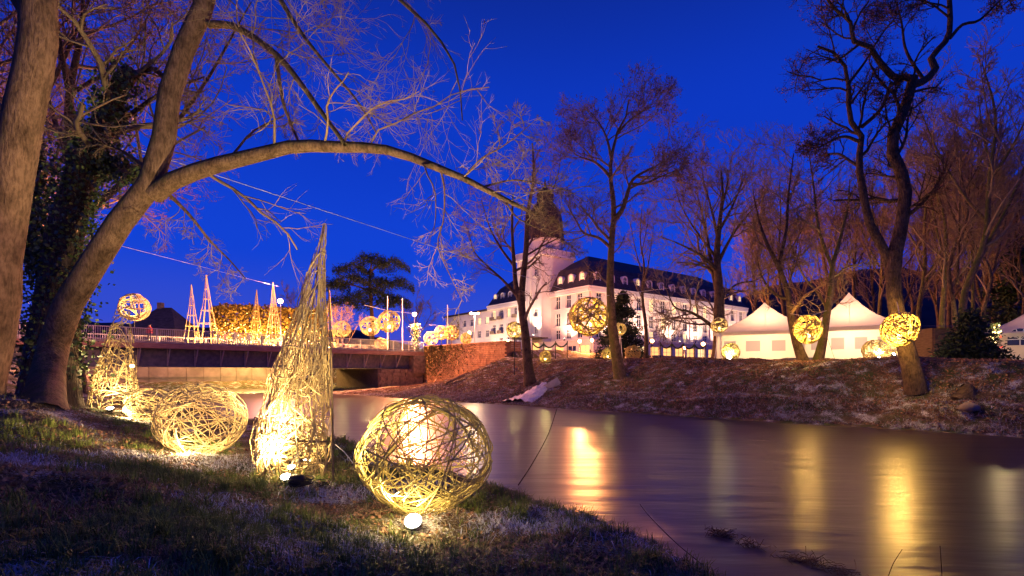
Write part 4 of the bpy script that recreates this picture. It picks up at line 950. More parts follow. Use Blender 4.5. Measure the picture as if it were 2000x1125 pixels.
for k, px, v, rz in ((0, 292, VB + 2, .4), (1, 425, VB + 6, 2), (2, 440, VB + 7, 1), (1, 458, VB + 5, 4), (2, 470, VB + 8, 5), (1, 486, VB + 6, .5), (1, 512, VB + 7.5, 3), (2, 660, VB + 6, 2.2)):
    o = ppl[k] if k not in used else ppl[k].copy()
    if k in used: COL.objects.link(o)
    used.add(k); tn = (px - 1000) / FP; u = v * (1 + tn) / (1 - tn); o.location = uvpt(u, v, 5.285); o.rotation_euler = (0, 0, rz)
    if k == 0: tag(o, 'person in a red coat walking on the bridge right of the slim cone', 'person')
    elif px == 660: tag(o, 'person in brown on the bridge under the cream ball right of the big cone', 'person')
    else: tag(o, '%s darkly dressed person from the left on the bridge before the glowing hedge' % ORD[[425, 440, 458, 470, 486, 512].index(px)], 'person', 'people before the glowing hedge')

# flagpoles
for px, Y, yt, lab in ((757, 74, 580, 'white flagpole beside the yellow-green bridge ball'), (786, 74, 585, 'white flagpole right of the yellow-green bridge ball'), (874, 80, 597, 'white flagpole rising behind the touching yellow balls')):
    b = Vector(((px - 1000) * Y / FP, Y, 5.0)); zt = ZC + (HZ - yt) * Y / FP; root = thing('flagpole', b, lab, 'flagpole')
    mb = MB(); mb.tube([b, Vector((b.x, b.y, zt))], [.08, .05], 8); mb.build('pole', M_white, root, True)
    mb = MB(); mb.lathe([(.02, 0), (.09, .06), (.02, .14)], (b.x, b.y, zt), 8); mb.build('finial', M_white, root, True)

# ------------------------------------------------------------------ hotel
aD = Vector((.8, .6, 0)); bD = Vector((-.6, .8, 0)); HG = 4.0
def facade(root, o, d, nrm, L, z0, z1, wins, mw=M_render, reveal=.22):
    """wall plane with real openings; wins: list of (s0,s1,z0,z1,lit)"""
    S = sorted({0, L, *[w[0] for w in wins], *[w[1] for w in wins]}); Z = sorted({z0, z1, *[w[2] for w in wins], *[w[3] for w in wins]})
    mb = MB(); pt = lambda s, z, k=0: Vector((o.x, o.y, 0)) + d * s - nrm * k + Vector((0, 0, z))
    for s0, s1 in zip(S[:-1], S[1:]):
        for a, b in zip(Z[:-1], Z[1:]):
            cs, cz = (s0 + s1) / 2, (a + b) / 2
            if any(w[0] < cs < w[1] and w[2] < cz < w[3] for w in wins): continue
            mb.quad(pt(s0, a), pt(s1, a), pt(s1, b), pt(s0, b))
    for s0, s1, a, b, lit in wins:
        mb.quad(pt(s0, a), pt(s0, a, reveal), pt(s0, b, reveal), pt(s0, b)); mb.quad(pt(s1, a), pt(s1, b), pt(s1, b, reveal), pt(s1, a, reveal))
        mb.quad(pt(s0, b), pt(s0, b, reveal), pt(s1, b, reveal), pt(s1, b)); mb.quad(pt(s0, a), pt(s1, a), pt(s1, a, reveal), pt(s0, a, reveal))
    mb.build('wall', mw, root)
    for s0, s1, a, b, lit in wins:
        mb = MB(); f = .09; ax = (d, nrm, Zv); k = reveal - .06
        for (c0, c1, e0, e1) in ((s0, s0 + f, a, b), (s1 - f, s1, a, b), ((s0 + s1) / 2 - f / 2, (s0 + s1) / 2 + f / 2, a + f, b - f)): mb.box(pt((c0 + c1) / 2, (e0 + e1) / 2, k), (c1 - c0, .08, e1 - e0), ax)
        for zc_ in (a + f / 2, b - f / 2, a + (b - a) * .66): mb.box(pt((s0 + s1) / 2, zc_, k), (s1 - s0 - 2 * f, .07, f), ax)
        mb.box(pt((s0 + s1) / 2, a - .07, -.08), (s1 - s0 + .3, .22, .12), ax)
        w = mb.build('window', M_frame, root)
        mb = MB(); mb.quad(pt(s0, a, reveal - .02), pt(s1, a, reveal - .02), pt(s1, b, reveal - .02), pt(s0, b, reveal - .02)); mb.build('pane', (M_glassd, M_glassl, M_glassy)[lit], w)
def mansard(root, o, d, e, L, D, z0, z1, z2, in1, over=.45):
    """o corner, d along, e depth (both unit), eaves z0, break z1 inset in1, ridge z2"""
    ring = lambda i, z: [o + d * i + e * i + Vector((0, 0, z - o.z)), o + d * (L - i) + e * i + Vector((0, 0, z - o.z)), o + d * (L - i) + e * (D - i) + Vector((0, 0, z - o.z)), o + d * i + e * (D - i) + Vector((0, 0, z - o.z))]
    mb = MB(); A0 = ring(-over, z0); A1 = ring(in1, z1); A2 = ring(D / 2 - .05, z2)
    for X, Y_ in ((A0, A1), (A1, A2)):
        for i in range(4): mb.quad(X[i], X[(i + 1) % 4], Y_[(i + 1) % 4], Y_[i])
    mb.quad(*A2); r = mb.build('roof', M_slate, root)
    mb = MB()
    for i in range(4): mb.bar(A0[i] + Vector((0, 0, -.02)), A0[(i + 1) % 4] + Vector((0, 0, -.02)), .25, .3)
    mb.build('gutter', M_trim, r)
    mb = MB(); B = ring(-.28, z0 - .55); B2 = ring(-.06, z0 - 1.0)
    for X, h in ((B, .5),):
        for i in range(4): mb.bar(X[i], X[(i + 1) % 4], .5, .6)
    mb.build('cornice', M_trim, root)
def dormer(root, p, d, nrm, lit, w=1.5, h=2.5):
    """p = sill centre on the front plane"""
    mb = MB(); ax = (d, nrm, Zv); n = 8
    prof = [(-w / 2, 0), (-w / 2, h * .68)] + [(-w / 2 * math.cos(a), h * .68 + w / 2 * .85 * math.sin(a)) for a in np.linspace(.2, math.pi - .2, n)] + [(w / 2, h * .68), (w / 2, 0)]
    pi = [(x * .66, .22 + (z - .0) * .82) for x, z in prof]
    F = lambda x, z, k: p + d * x + nrm * k + Vector((0, 0, z))
    for i in range(len(prof) - 1):
        a, b = prof[i], prof[i + 1]; ai, bi = pi[i], pi[i + 1]
        mb.quad(F(*a, 0), F(*b, 0), F(*bi, 0), F(*ai, 0)); mb.quad(F(*a, 0), F(*a, -2.2), F(*b, -2.2), F(*b, 0)); mb.quad(F(*ai, 0), F(*bi, 0), F(*bi, -.15), F(*ai, -.15))
    mb.quad(F(*prof[0], 0), F(*pi[0], 0), F(*pi[-1], 0), F(*prof[-1], 0))
    mb.box(F(0, h * .5, -.1), (.08, .06, h * .75), ax); mb.box(F(0, h * .55, -.1), (w * .6, .06, .08), ax); mb.box(F(0, .06, .06), (w * 1.15, .22, .12), ax)
    o = mb.build('dormer', M_trim, root)
    mb = MB(); mb.quad(*[F(*q, -.14) for q in pi]); mb.build('pane', (M_glassd, M_glassl, M_glassy)[lit], o)
rh = random.Random(12)
C = Vector((14, 93, 0)); EA = 18.0
hotel = thing('grand_hotel', Vector((20, 105, HG)), 'white floodlit grand hotel with mansard roof, dormers and tower', 'hotel')
nL = -bD; nS = -aD
LW = 54.0; pitch = 3.85; wins = []
for i in range(14):
    s = 1.6 + i * pitch * .985
    for a, b in ((14.6, 17.1), (11.3, 13.8), (8.75, 10.6)): wins.append((s + .35, s + 1.75, a, b, 1 if rh.random() < .22 else 0))
facade(hotel, C, aD, nL, LW, HG - 1.2, EA, wins)
wins = []
for i in range(3):
    s = 1.5 + i * 3.0
    for a, b in ((14.6, 17.1), (11.3, 13.8), (8.75, 10.6)): wins.append((s + .3, s + 1.6, a, b, 0))
facade(hotel, C, bD, nS, 16.0, HG - 1.2, EA, wins)
mb = MB(); mb.quad(C + aD * LW + Vector((0, 0, HG)), C + aD * LW + bD * 16 + Vector((0, 0, HG)), C + aD * LW + bD * 16 + Vector((0, 0, EA)), C + aD * LW + Vector((0, 0, EA))); mb.build('end_wall', M_render, hotel)
for i in range(15):
    s = .75 + i * pitch * .985; mb = MB(); mb.box(C + aD * s + nL * .12 + Vector((0, 0, 12.6)), (.55, .24, 8.4), (aD, nL, Zv)); mb.box(C + aD * s + nL * .16 + Vector((0, 0, 16.95)), (.8, .34, .3), (aD, nL, Zv)); mb.build('pilaster', M_trim, hotel)
for z in (8.35,):
    mb = MB(); mb.box(C + aD * LW / 2 + nL * .14 + Vector((0, 0, z)), (LW, .28, .3), (aD, nL, Zv)); mb.build('string_course', M_trim, hotel)
mansard(hotel, Vector((C.x, C.y, 0)), aD, bD, LW, 16, EA, 22.4, 26.0, 2.0)
for i in range(14): dormer(hotel, C + aD * (2.7 + i * 3.79) - nL * .35 + Vector((0, 0, 18.75)), aD, nL, 1 if rh.random() < .3 else 0)
for i in range(3): dormer(hotel, C + bD * (2.2 + i * 3.0) - nS * .35 + Vector((0, 0, 18.75)), bD, nS, 1)
# ground-floor terrace front
TO = C + nL * 4.0; wins = []
for i in range(14): wins.append((.9 + i * 3.85, 3.7 + i * 3.85, HG + .25, 7.3, 2 if i % 5 != 2 else 1))
facade(hotel, TO, aD, nL, LW + .5, HG - 1.2, 8.0, wins, reveal=.35)
TS = TO + nS * 3.0; wins = [(1.0 + i * 3.3, 3.4 + i * 3.3, HG + .25, 7.2, (2, 0, 2, 1)[i]) for i in range(4)]
facade(hotel, TS, bD, nS, 14.5, HG - 1.2, 8.0, wins, reveal=.35)
mb = MB(); mb.quad(*[p + Vector((0, 0, HG - 1.2)) for p in (TS, TO)], *[p + Vector((0, 0, 8)) for p in (TO, TS)]); mb.build('terrace_return', M_render, hotel)
mb = MB(); mb.box(TO + aD * (LW / 2) - nL * 1.97 + Vector((0, 0, 8.08)), (LW + 1, 4.4, .16), (aD, nL, Zv)); mb.box(TS + bD * 7.2 - nS * 1.5 + Vector((0, 0, 8.085)), (15, 3.4, .15), (bD, nS, Zv)); mb.build('terrace_roof', M_trim, hotel)
mb = MB()
for i in range(70): mb.box(TO + aD * (.4 + i * .77) + nL * .05 + Vector((0, 0, 8.55)), (.16, .16, .7), (aD, nL, Zv))
mb.box(TO + aD * 27 + nL * .05 + Vector((0, 0, 8.98)), (54, .24, .14), (aD, nL, Zv)); mb.build('balustrade', M_trim, hotel, kind='stuff')
# tower
K = Vector((6.0, 100, 0)); TSD = 8.3
tw = []
for s, a, b in ((1.6, 10.0, 11.6), (1.6, 13.4, 15.0), (1.6, 16.8, 18.4), (1.6, 21.5, 23), (5.4, 10.0, 11.6), (5.4, 13.4, 15.0), (5.4, 16.8, 18.4), (5.4, 21.5, 23)): tw.append((s, s + 1.0, a, b, 0))
facade(hotel, K, bD, nS, TSD, HG - 1.2, 25.4, tw)
facade(hotel, K, aD, nL, TSD, HG - 1.2, 25.4, [(4.6, 5.6, 21.5, 23, 0)])
mb = MB(); o2 = K + aD * TSD + bD * TSD
for d_ in (bD, aD):
    e_ = aD if d_ is bD else bD
    q0 = K + e_ * TSD; mb.quad(q0 + Vector((0, 0, HG)), q0 + d_ * TSD + Vector((0, 0, HG)), q0 + d_ * TSD + Vector((0, 0, 25.4)), q0 + Vector((0, 0, 25.4)))
mb.build('tower_back', M_render, hotel)
kc = K + aD * TSD / 2 + bD * TSD / 2
mb = MB(); mb.box(kc + Vector((0, 0, 25.55)), (TSD + .7, TSD + .7, .4), (aD, bD, Zv)); mb.build('tower_cornice', M_trim, hotel)
mb = MB()
for sg, d_, e_ in ((-1, aD, bD), (1, aD, bD), (-1, bD, aD), (1, bD, aD)): mb.box(kc + e_ * sg * (TSD / 2 + .1) + Vector((0, 0, 26.3)), (TSD + .5, .25, 1.1), (d_, e_, Zv))
mb.build('parapet', M_render, hotel)
for sp_ in (.4, 3.9, 7.6):
    mb = MB(); mb.box(K + bD * sp_ + nS * .14 + Vector((0, 0, 15)), (.6, .28, 20.6), (bD, nS, Zv)); mb.build('tower_pilaster', M_trim, hotel)
mb = MB(); mb.lathe([(3.75, 25.8), (3.75, 28.9), (4.0, 29.0), (4.0, 29.35)], (kc.x, kc.y, 0), 8); mb.build('tower_drum', M_render, hotel)
mb = MB(); mb.lathe([(4.15, 29.36), (4.0, 29.9), (3.75, 32), (3.6, 33.8), (3.1, 35.6), (2.2, 37.0), (1.75, 37.3), (1.7, 38.9), (1.9, 39.0), (1.1, 39.9), (.3, 40.8), (.08, 42.4)], (kc.x, kc.y, 0), 8); mb.build('tower_dome', mat('dome_copper', (.030, .022, .018), (.045, .033, .026), .6, 9, .4, 12), hotel)
# left wing
Lo = K + bD * TSD + aD * 1.0; wins = []
for i in range(4):
    for a, b in ((14.3, 16.2), (11.2, 13.1), (8.2, 10.1), (5.2, 7.1)): wins.append((.9 + i * 2.75, 2.1 + i * 2.75, a, b, 1 if rh.random() < .2 else 0))
facade(hotel, Lo, bD, nS, 11.5, HG - 1.2, 17.3, wins)
mansard(hotel, Vector((Lo.x, Lo.y, 0)), bD, aD, 11.5, 11, 17.3, 21.3, 24.5, 1.7)
for i in range(4): dormer(hotel, Lo + bD * (1.5 + i * 2.75) - nS * .3 + Vector((0, 0, 17.9)), bD, nS, 1 if i in (0, 3) else 0, 1.3, 2.3)
for i in range(4):
    for z in (14.1, 11.0, 8.0):
        if (i + int(z)) % 3: mb = MB(); mb.box(Lo + bD * (1.5 + i * 2.75) + nS * .35 + Vector((0, 0, z)), (1.7, .6, .12), (bD, nS, Zv)); mb.box(Lo + bD * (1.5 + i * 2.75) + nS * .62 + Vector((0, 0, z + .35)), (1.7, .05, .6), (bD, nS, Zv)); mb.build('balcony', M_stone, hotel)
# entrance canopy
ec = K + nS * 2.2 + bD * 1.5; mb = MB(); mb.box(ec + Vector((0, 0, 9.0)), (6.5, 4.2, .25), (bD, nS, Zv)); cn = mb.build('entrance_canopy', M_stone, hotel)
for sx in (-2.9, 2.9): mb = MB(); mb.tube([ec + bD * sx + nS * 1.8 + Vector((0, 0, HG - 1.0)), ec + bD * sx + nS * 1.8 + Vector((0, 0, 8.85))], .14, 8); mb.build('canopy_post', M_trim, hotel)
mb = MB(); mb.box(K + bD * 1.8 + nS * .03 + Vector((0, 0, 6.4)), (4.2, .06, 3.6), (bD, nS, Zv)); mb.build('entrance_glazing', M_glassy, hotel)
# hotel floodlights
def wall_flood(label, p, target, power, col=PINK, ang=105):
    p = Vector(p); root = thing('wall_floodlight', p, label, 'floodlight', 'floodlights along the hotel front'); aim = (Vector(target) - p).normalized()
    mb = MB(); mb.box(p + Vector((0, 0, -.12)), (.3, .3, .2)); mb.build('mount', M_black, root); lamp_fixture(root, p + aim * .25, .16, aim)
    spot('flood', p + aim * .4, target, power, col, ang, .8, .2, root)
for i in range(6): wall_flood('%s floodlight from the left along the long hotel terrace' % ORD[i], C + nL * 3.2 + aD * (4.5 + i * 9.2) + Vector((0, 0, 8.4)), C + aD * (4.5 + i * 9.2) + Vector((0, 0, 15.5)), 1500, PINK, 130)
wall_flood('floodlight on the short terrace side below the three lit dormers', C + nS * 2.4 + bD * 4 + Vector((0, 0, 8.4)), C + bD * 5 + Vector((0, 0, 15)), 1300, PINK, 130)
wall_flood('floodlight at the tower foot on the entrance canopy', K + nS * 1.4 + bD * 1.2 + Vector((0, 0, 9.4)), K + bD * 1.5 + Vector((0, 0, 20)), 2600, (1, .60, .36), 90)
wall_flood('floodlight at the left edge of the tower', K + nS * 1.4 + bD * 7.2 + Vector((0, 0, 9.0)), K + bD * 6.9 + Vector((0, 0, 20)), 2200, (1, .60, .36), 80)
wall_flood('facade floodlight lighting the hotel left wing', Lo + nS * 7 + bD * 7 + Vector((0, 0, 5.2)), Lo + bD * 6.5 + Vector((0, 0, 13)), 2400, PINK, 110)
# plain block further left
ap = thing('apartment_block', Lo + bD * 20 + Vector((0, 0, HG)), 'plain flat-roofed block left of the hotel', 'building')
Ao = Lo + bD * 11.55 + aD * .6; wins = []
for i in range(6):
    for a, b in ((13.6, 15.2), (10.6, 12.2), (7.6, 9.2), (4.9, 6.4)): wins.append((1.2 + i * 3.3, 2.5 + i * 3.3, a, b, 1 if rh.random() < .15 else 0))
facade(ap, Ao, bD, nS, 21, HG - 1.2, 16.6, wins)
mb = MB(); mb.box(Ao + bD * 10.5 + aD * 4.9 + Vector((0, 0, 16.8)), (21.6, 10.6, .4), (bD, aD, Zv)); mb.build('roof', M_slate, ap)
mb = MB(); mb.quad(Ao + bD * 21 + Vector((0, 0, HG)), Ao + bD * 21 + aD * 10 + Vector((0, 0, HG)), Ao + bD * 21 + aD * 10 + Vector((0, 0, 16.6)), Ao + bD * 21 + Vector((0, 0, 16.6))); mb.build('end_wall', M_render, ap)
wall_flood('street floodlight on the block left of the hotel', Ao + nS * 8 + bD * 8 + Vector((0, 0, 5.2)), Ao + bD * 9 + Vector((0, 0, 12)), 1500, PINK, 120)

# ------------------------------------------------------------------ park furniture, stalls, tents
for lab, px, py, Y in (('park lantern left of the big hanging ball\'s yew', 1132, 667, 72), ('park lantern right of the yew, in front of the hotel', 1273, 666, 72), ('park lantern left of the broad park tree', 1373, 672, 70), ('dim park lantern between the market stalls', 1337, 679, 76), ('lantern above the dim ball on the brick wall', 917, 650, 74), ('lantern near the hotel entrance left of the forked tree', 992, 667, 76), ('lantern beneath the biggest hanging ball', 1156, 665, 78)):
    b = seat(px, Y); h = ZC + (HZ - py) * Y / FP - b.z - .25
    lamp_post(lab, b, h, .26, M_globe, 900, (1, .30, .09))
mp_ = Vector(seat(927, 84)); rt = thing('lamp_mast', mp_, 'tall lamp mast before the left hotel wing, its heads standing in for lit windows', 'lamp post'); zt = ZC + (HZ - 612) * 84 / FP
mb = MB(); mb.tube([mp_, Vector((mp_.x, mp_.y, zt))], [.1, .06], 8); mb.bar((mp_.x - .6, mp_.y, zt), (mp_.x + .6, mp_.y, zt), .08); mb.build('mast', M_rail, rt)
for sx in (-.6, .6): mb = MB(); mb.lathe([(.05, -.2), (.26, -.1), (.26, .1), (.05, .2)], (mp_.x + sx, mp_.y - .1, zt), 10); mb.build('window_glow', M_globe, rt, True)  # two glowing heads stand in for lit windows behind the mast
point('window_glow_light', (mp_.x, mp_.y - .7, zt - .3), 700, (1, .7, .4), .2, rt)

# garland fence
prev = None
for i, px in enumerate((1040, 1062, 1085, 1108, 1290, 1312, 1334, 1356, 1378)):
    b = seat(px, 55); root = thing('garland_post', b, ('%s thin dark garland post from the left below the hotel terrace' % ORD[i] if px < 1200 else '%s thin dark garland post from the left before the market stalls' % ORD[i - 4]), 'post', 'garland posts left' if px < 1200 else 'garland posts right')
    mb = MB(); mb.tube([b, b + Vector((0, 0, 1.9))], .05, 6); mb.build('post', M_black, root)
    if i not in (3, 8):
        nx = seat((1040, 1062, 1085, 1108, 1290, 1312, 1334, 1356, 1378)[i + 1], 55); mb = MB(); pts = []
        for t in np.linspace(0, 1, 11): pts.append(b * (1 - t) + nx * t + Vector((0, 0, 1.7 - 1.8 * t * (1 - t))))
        mb.tube(pts, .09, 6); mb.build('garland', M_ivy, root)

def tent(label, pxc, Y, w, wallh, peakpy, basez=None, rot=0.0, name='pagoda_tent', power=900, fan=False):
    b = seat(pxc, Y)
    if basez: b.z = basez
    root = thing(name, b, label, 'tent'); d = Vector((math.cos(rot), math.sin(rot), 0)); e = Vector((-d.y, d.x, 0)); h = w / 2
    zt = ZC + (HZ - peakpy) * (Y + h) / FP; ctr = b + e * h
    Q = lambda s, t, z: ctr + d * s + e * t + Vector((0, 0, z - ctr.z))
    ze = b.z + wallh; n = 10
    # concave pagoda roof
    N = 9; V = []; F = []
    for i in range(N):
        f = i / (N - 1); rr = (1 - f) * (h + .25); z = ze + (zt - ze) * (.56 * f + .44 * f ** 2.6)
        per = [(-1, -1), (-.5, -1), (0, -1), (.5, -1), (1, -1), (1, -.5), (1, 0), (1, .5), (1, 1), (.5, 1), (0, 1), (-.5, 1), (-1, 1), (-1, .5), (-1, 0), (-1, -.5)]
        for s, t in per:
            sag = .10 * (1 - max(abs(s), abs(t)) * min(abs(s), abs(t))) * math.sin(math.pi * f); V.append(Q(s * rr, t * rr, z - sag * .6))
    for i in range(N - 1):
        for j in range(16): a = i * 16 + j; c_ = i * 16 + (j + 1) % 16; F.append([a, c_, c_ + 16, a + 16])
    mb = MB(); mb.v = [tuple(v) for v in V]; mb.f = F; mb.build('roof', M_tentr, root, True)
    for j in range(0, 16, 2):
        mb = MB(); mb.tube([V[i * 16 + j] + Vector((0, 0, .012)) for i in range(N - 1)], .018 if j % 4 == 0 else .010, 4); mb.build('roof_seam', M_tentw, root)
    mb = MB()     # scalloped valance
    for (s0, t0, s1, t1) in ((-1, -1, 1, -1), (1, -1, 1, 1), (-1, 1, -1, -1)):
        m = 28
        for i in range(m):
            f0, f1 = i / m, (i + 1) / m; a = Q((s0 + (s1 - s0) * f0) * (h + .26), (t0 + (t1 - t0) * f0) * (h + .26), ze); c_ = Q((s0 + (s1 - s0) * f1) * (h + .26), (t0 + (t1 - t0) * f1) * (h + .26), ze); md = (a + c_) / 2
            mb.quad(a, c_, c_ - Vector((0, 0, .24)), md - Vector((0, 0, .31)), a - Vector((0, 0, .24)))
    mb.build('valance', M_tentw, root)
    for (s0, t0, s1, t1) in ((-1, -1, 1, -1), (1, -1, 1, 1), (-1, 1, -1, -1), (1, 1, -1, 1)):
        wv = []; mb = MB(); wins_ = [(.08, .20), (.30, .44), (.55, .68), (.78, .92)] if t0 == t1 == -1 else [(.2, .45), (.55, .8)]
        pt = lambda f, z, o=0: Q((s0 + (s1 - s0) * f) * h, (t0 + (t1 - t0) * f) * h, z) + (Vector((0, 0, 0)) if not o else (d * (t1 - t0) - e * (s1 - s0)).normalized() * -o * -1)
        cuts = sorted({0, 1, *[q for w_ in wins_ for q in w_]}); z0, z1, z2, z3 = b.z - .25, b.z + .75, b.z + wallh - .75, ze
        for f0, f1 in zip(cuts[:-1], cuts[1:]):
            isw = any(w_[0] <= (f0 + f1) / 2 <= w_[1] for w_ in wins_) and not fan
            for a, c_ in ((z0, z1), (z1, z2), (z2, z3)):
                if isw and a == z1: continue
                mb.quad(pt(f0, a), pt(f1, a), pt(f1, c_), pt(f0, c_))
        wobj = mb.build('wall', M_tentw, root)
        if not fan:
            for w_ in wins_: mb = MB(); mb.quad(pt(w_[0], z1), pt(w_[1], z1), pt(w_[1], z2), pt(w_[0], z2)); mb.build('window_film', M_tentg, wobj)
        elif t0 == t1 == -1:
            for s in (-.35, .35):
                c0 = Q(s * h, -h - .02, b.z + 1.35); mb = MB(); arc = [c0 + d * (.55 * math.cos(a)) + Vector((0, 0, .65 * math.sin(a))) for a in np.linspace(0, math.pi, 13)]
                mb.quad(*arc, c0 + d * -.55 + Vector((0, 0, -.35)), c0 + d * .55 + Vector((0, 0, -.35))); wf = mb.build('window_film', M_glassd, wobj)
                mb = MB()
                for a in np.linspace(0, math.pi, 6): mb.bar(c0 + e * -.02, c0 + e * -.02 + d * (.55 * math.cos(a)) + Vector((0, 0, .65 * math.sin(a))), .04)
                mb.bar(c0 + e * -.02 + Vector((0, 0, -.35)), c0 + e * -.02, .04); mb.build('window_bars', M_white, wf)
    for s in (-1, 1):
        for t in (-1, 1): mb = MB(); mb.tube([Q(s * (h - .08), t * (h - .08), b.z - .3), Q(s * (h - .08), t * (h - .08), ze)], .05, 6); mb.build('pole', M_white, root)
    if power: point('tent_light', Q(0, 0, b.z + wallh * .8), power, (1, .64, .34), .3, root)
    return root
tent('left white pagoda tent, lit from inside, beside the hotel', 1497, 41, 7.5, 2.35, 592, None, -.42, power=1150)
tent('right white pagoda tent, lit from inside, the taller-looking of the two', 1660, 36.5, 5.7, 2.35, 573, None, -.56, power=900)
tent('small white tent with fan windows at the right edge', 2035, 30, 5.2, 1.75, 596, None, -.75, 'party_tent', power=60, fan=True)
mb = MB(); mb.tube([P(1616, 660, 35.5), gp(1632, 34.2)], .012, 5); tag(mb.build('guy_rope', M_black), 'dark guy rope at the left corner of the right tent', 'rope')
# wooden hut
b = seat(1862, 33); hut = thing('wooden_hut', b, 'brown wooden plank hut behind the evergreen bush', 'hut')
for i in range(9): mb = MB(); mb.box(b + Vector((.6, 0, .1 + i * .24)), (3.7, .06, .225)); mb.build('plank', M_wood, hut)
mb = MB(); mb.box(b + Vector((-1.28, 1.2, 1.05)), (.06, 2.3, 2.2)); mb.build('side_wall', M_wood, hut)
mb = MB(); mb.quad(b + Vector((-1.6, -.4, 2.22)), b + Vector((2.7, -.4, 2.22)), b + Vector((2.7, 2.6, 2.55)), b + Vector((-1.6, 2.6, 2.55))); mb.build('roof', M_slate, hut)
b = seat(1942, 29.5); gl = thing('lit_garland_post', b, 'post wound with greenery and bulbs beside the small tent', 'post')
mb = MB(); mb.tube([b, b + Vector((0, 0, 2.1))], .06, 6); mb.build('post', M_wood, gl)
rng = np.random.RandomState(55); n = 500; zz = rng.uniform(.7, 2.2, n); p = np.stack([rng.normal(0, .13, n), rng.normal(0, .13, n), zz], 1); v, q = leaves(p, .12, rng, .5); mk('greenery', v, q, 4, M_ivy, gl, kind='stuff')
mb = MB()
for i in range(14): mb.lathe([(.01, -.04), (.04, 0), (.01, .04)], b + Vector((rng.normal(0, .15), -.12 + rng.normal(0, .1), rng.uniform(1.0, 2.1))), 6)
mb.build('bulbs', M_bulb, gl, kind='stuff'); mb = MB()
for i in range(5): mb.lathe([(.01, -.05), (.05, 0), (.01, .05)], b + Vector((.2 + rng.normal(0, .08), -.2, rng.uniform(.6, 1.4))), 6)
mb.build('red_bulbs', M_redbulb, gl, kind='stuff'); point('post_light', b + Vector((.2, -.4, 1.8)), 120, WARM, .05, gl)
ground_flood('floodlight hidden at the foot of the right-hand wood', 1900, 34.5, P(1900, 460, 45), 300, (1, .62, .20), .12, 110)

# ------------------------------------------------------------------ outfall on the far bank
po = G(1072, 754); po.z += .16
ou = thing('drain_pipe', po, 'round concrete drain pipe spilling white water on the far bank', 'pipe')
dn = (uvpt(24.8, 33.0, .0) - po); dn.z = 0; dn.normalize(); sd = dn.cross(Zv).normalized(); upv = (-dn + Vector((0, 0, .62))).normalized(); ax_ = dn
ring = []; k = 22
for ro in (.62, .50, .50, .62):
    ring.append(ro)
mb = MB(); nv = sd.cross(upv).normalized()
if nv.z < 0: nv = -nv
for ro, h_ in ((.62, -.5), (.62, .10), (.49, .10), (.49, -.35)):
    for j in range(k): an = 2 * math.pi * j / k; mb.v.append(tuple(po + sd * (math.cos(an) * ro) + upv * (math.sin(an) * ro * 1.35) + nv * h_))
for r_ in range(3):
    for j in range(k): j1 = (j + 1) % k; mb.f.append([r_ * k + j, r_ * k + j1, (r_ + 1) * k + j1, (r_ + 1) * k + j])
mb.build('pipe_ring', M_conc, ou, True)
mb = MB(); mb.v = [tuple(po + sd * (math.cos(2 * math.pi * j / k) * .49) + upv * (math.sin(2 * math.pi * j / k) * .49 * 1.35) - nv * .06) for j in range(k)]; mb.f = [list(range(k))]; mb.build('throat_shade', M_black, ou)  # flat black disc stands in for the shaded inside of the pipe
rng = np.random.RandomState(17); n, m = 26, 14; V = []; s0 = po + dn * .35; e0 = G(1008, 788); e0.z = .02; sd = (e0 - s0).cross(Zv).normalized()
for i in range(n):
    f = i / (n - 1); c_ = s0 * (1 - f) + e0 * f; wd = .38 + 1.1 * f ** .8; gzz = gz(c_.x, c_.y)
    for j in range(m):
        t = j / (m - 1) * 2 - 1; p = c_ + sd * (t * wd); z = max(gz(p.x, p.y), 0) + .12 - .16 * abs(t) ** 3 + .14 * (1 - t * t) + rng.normal(0, .055)
        z += .10 * abs(math.sin(j * 1.9 + 4 * math.sin(f * 3)))
        V.append((p.x, p.y, z))
idx = np.arange(n * m).reshape(n, m); q = np.stack([idx[:-1, :-1], idx[:-1, 1:], idx[1:, 1:], idx[1:, :-1]], -1).reshape(-1, 4)
o = mk('foaming_outfall', np.array(V), q, 4, M_foam, None, True); tag(o, 'white foaming water running from the drain pipe into the river', 'waterfall')
# log, stump, stone
a = G(868, 752); b2 = G(908, 738); mb = MB(); mb.tube([a + Vector((0, 0, .1)), (a + b2) / 2 + Vector((0, 0, .22)), b2 + Vector((0, 0, .25))], [.09, .12, .07], 7); tag(mb.build('fallen_log', M_twigp, smooth=True), 'pale fallen log on the slope below the brick wall', 'log')
s_ = G(1885, 772); tb = TB(); tb.tubes(resample([s_ + Vector((0, 0, -.2)), s_ + Vector((.08, 0, .22)), s_ + Vector((-.06, .05, .42))], 9)[0][None], np.array([[.6, .5, .42, .36, .33, .30, .26, .20, .10]]), 9); tag(tb.build('tree_stump', M_barkd), 'dark tree stump on the right bank', 'stump')
s_ = G(1893, 800); rng = np.random.RandomState(3); mb = MB(); mb.lathe([(.05, -.1), (.34, -.05), (.38, .08), (.28, .2), (.08, .26)], s_, 9); mb.v = [(x + rng.normal(0, .02), y + rng.normal(0, .02), z + rng.normal(0, .02)) for x, y, z in mb.v]; tag(mb.build('bank_stone', M_stone, smooth=True), 'rounded stone on the right bank near the water', 'stone')

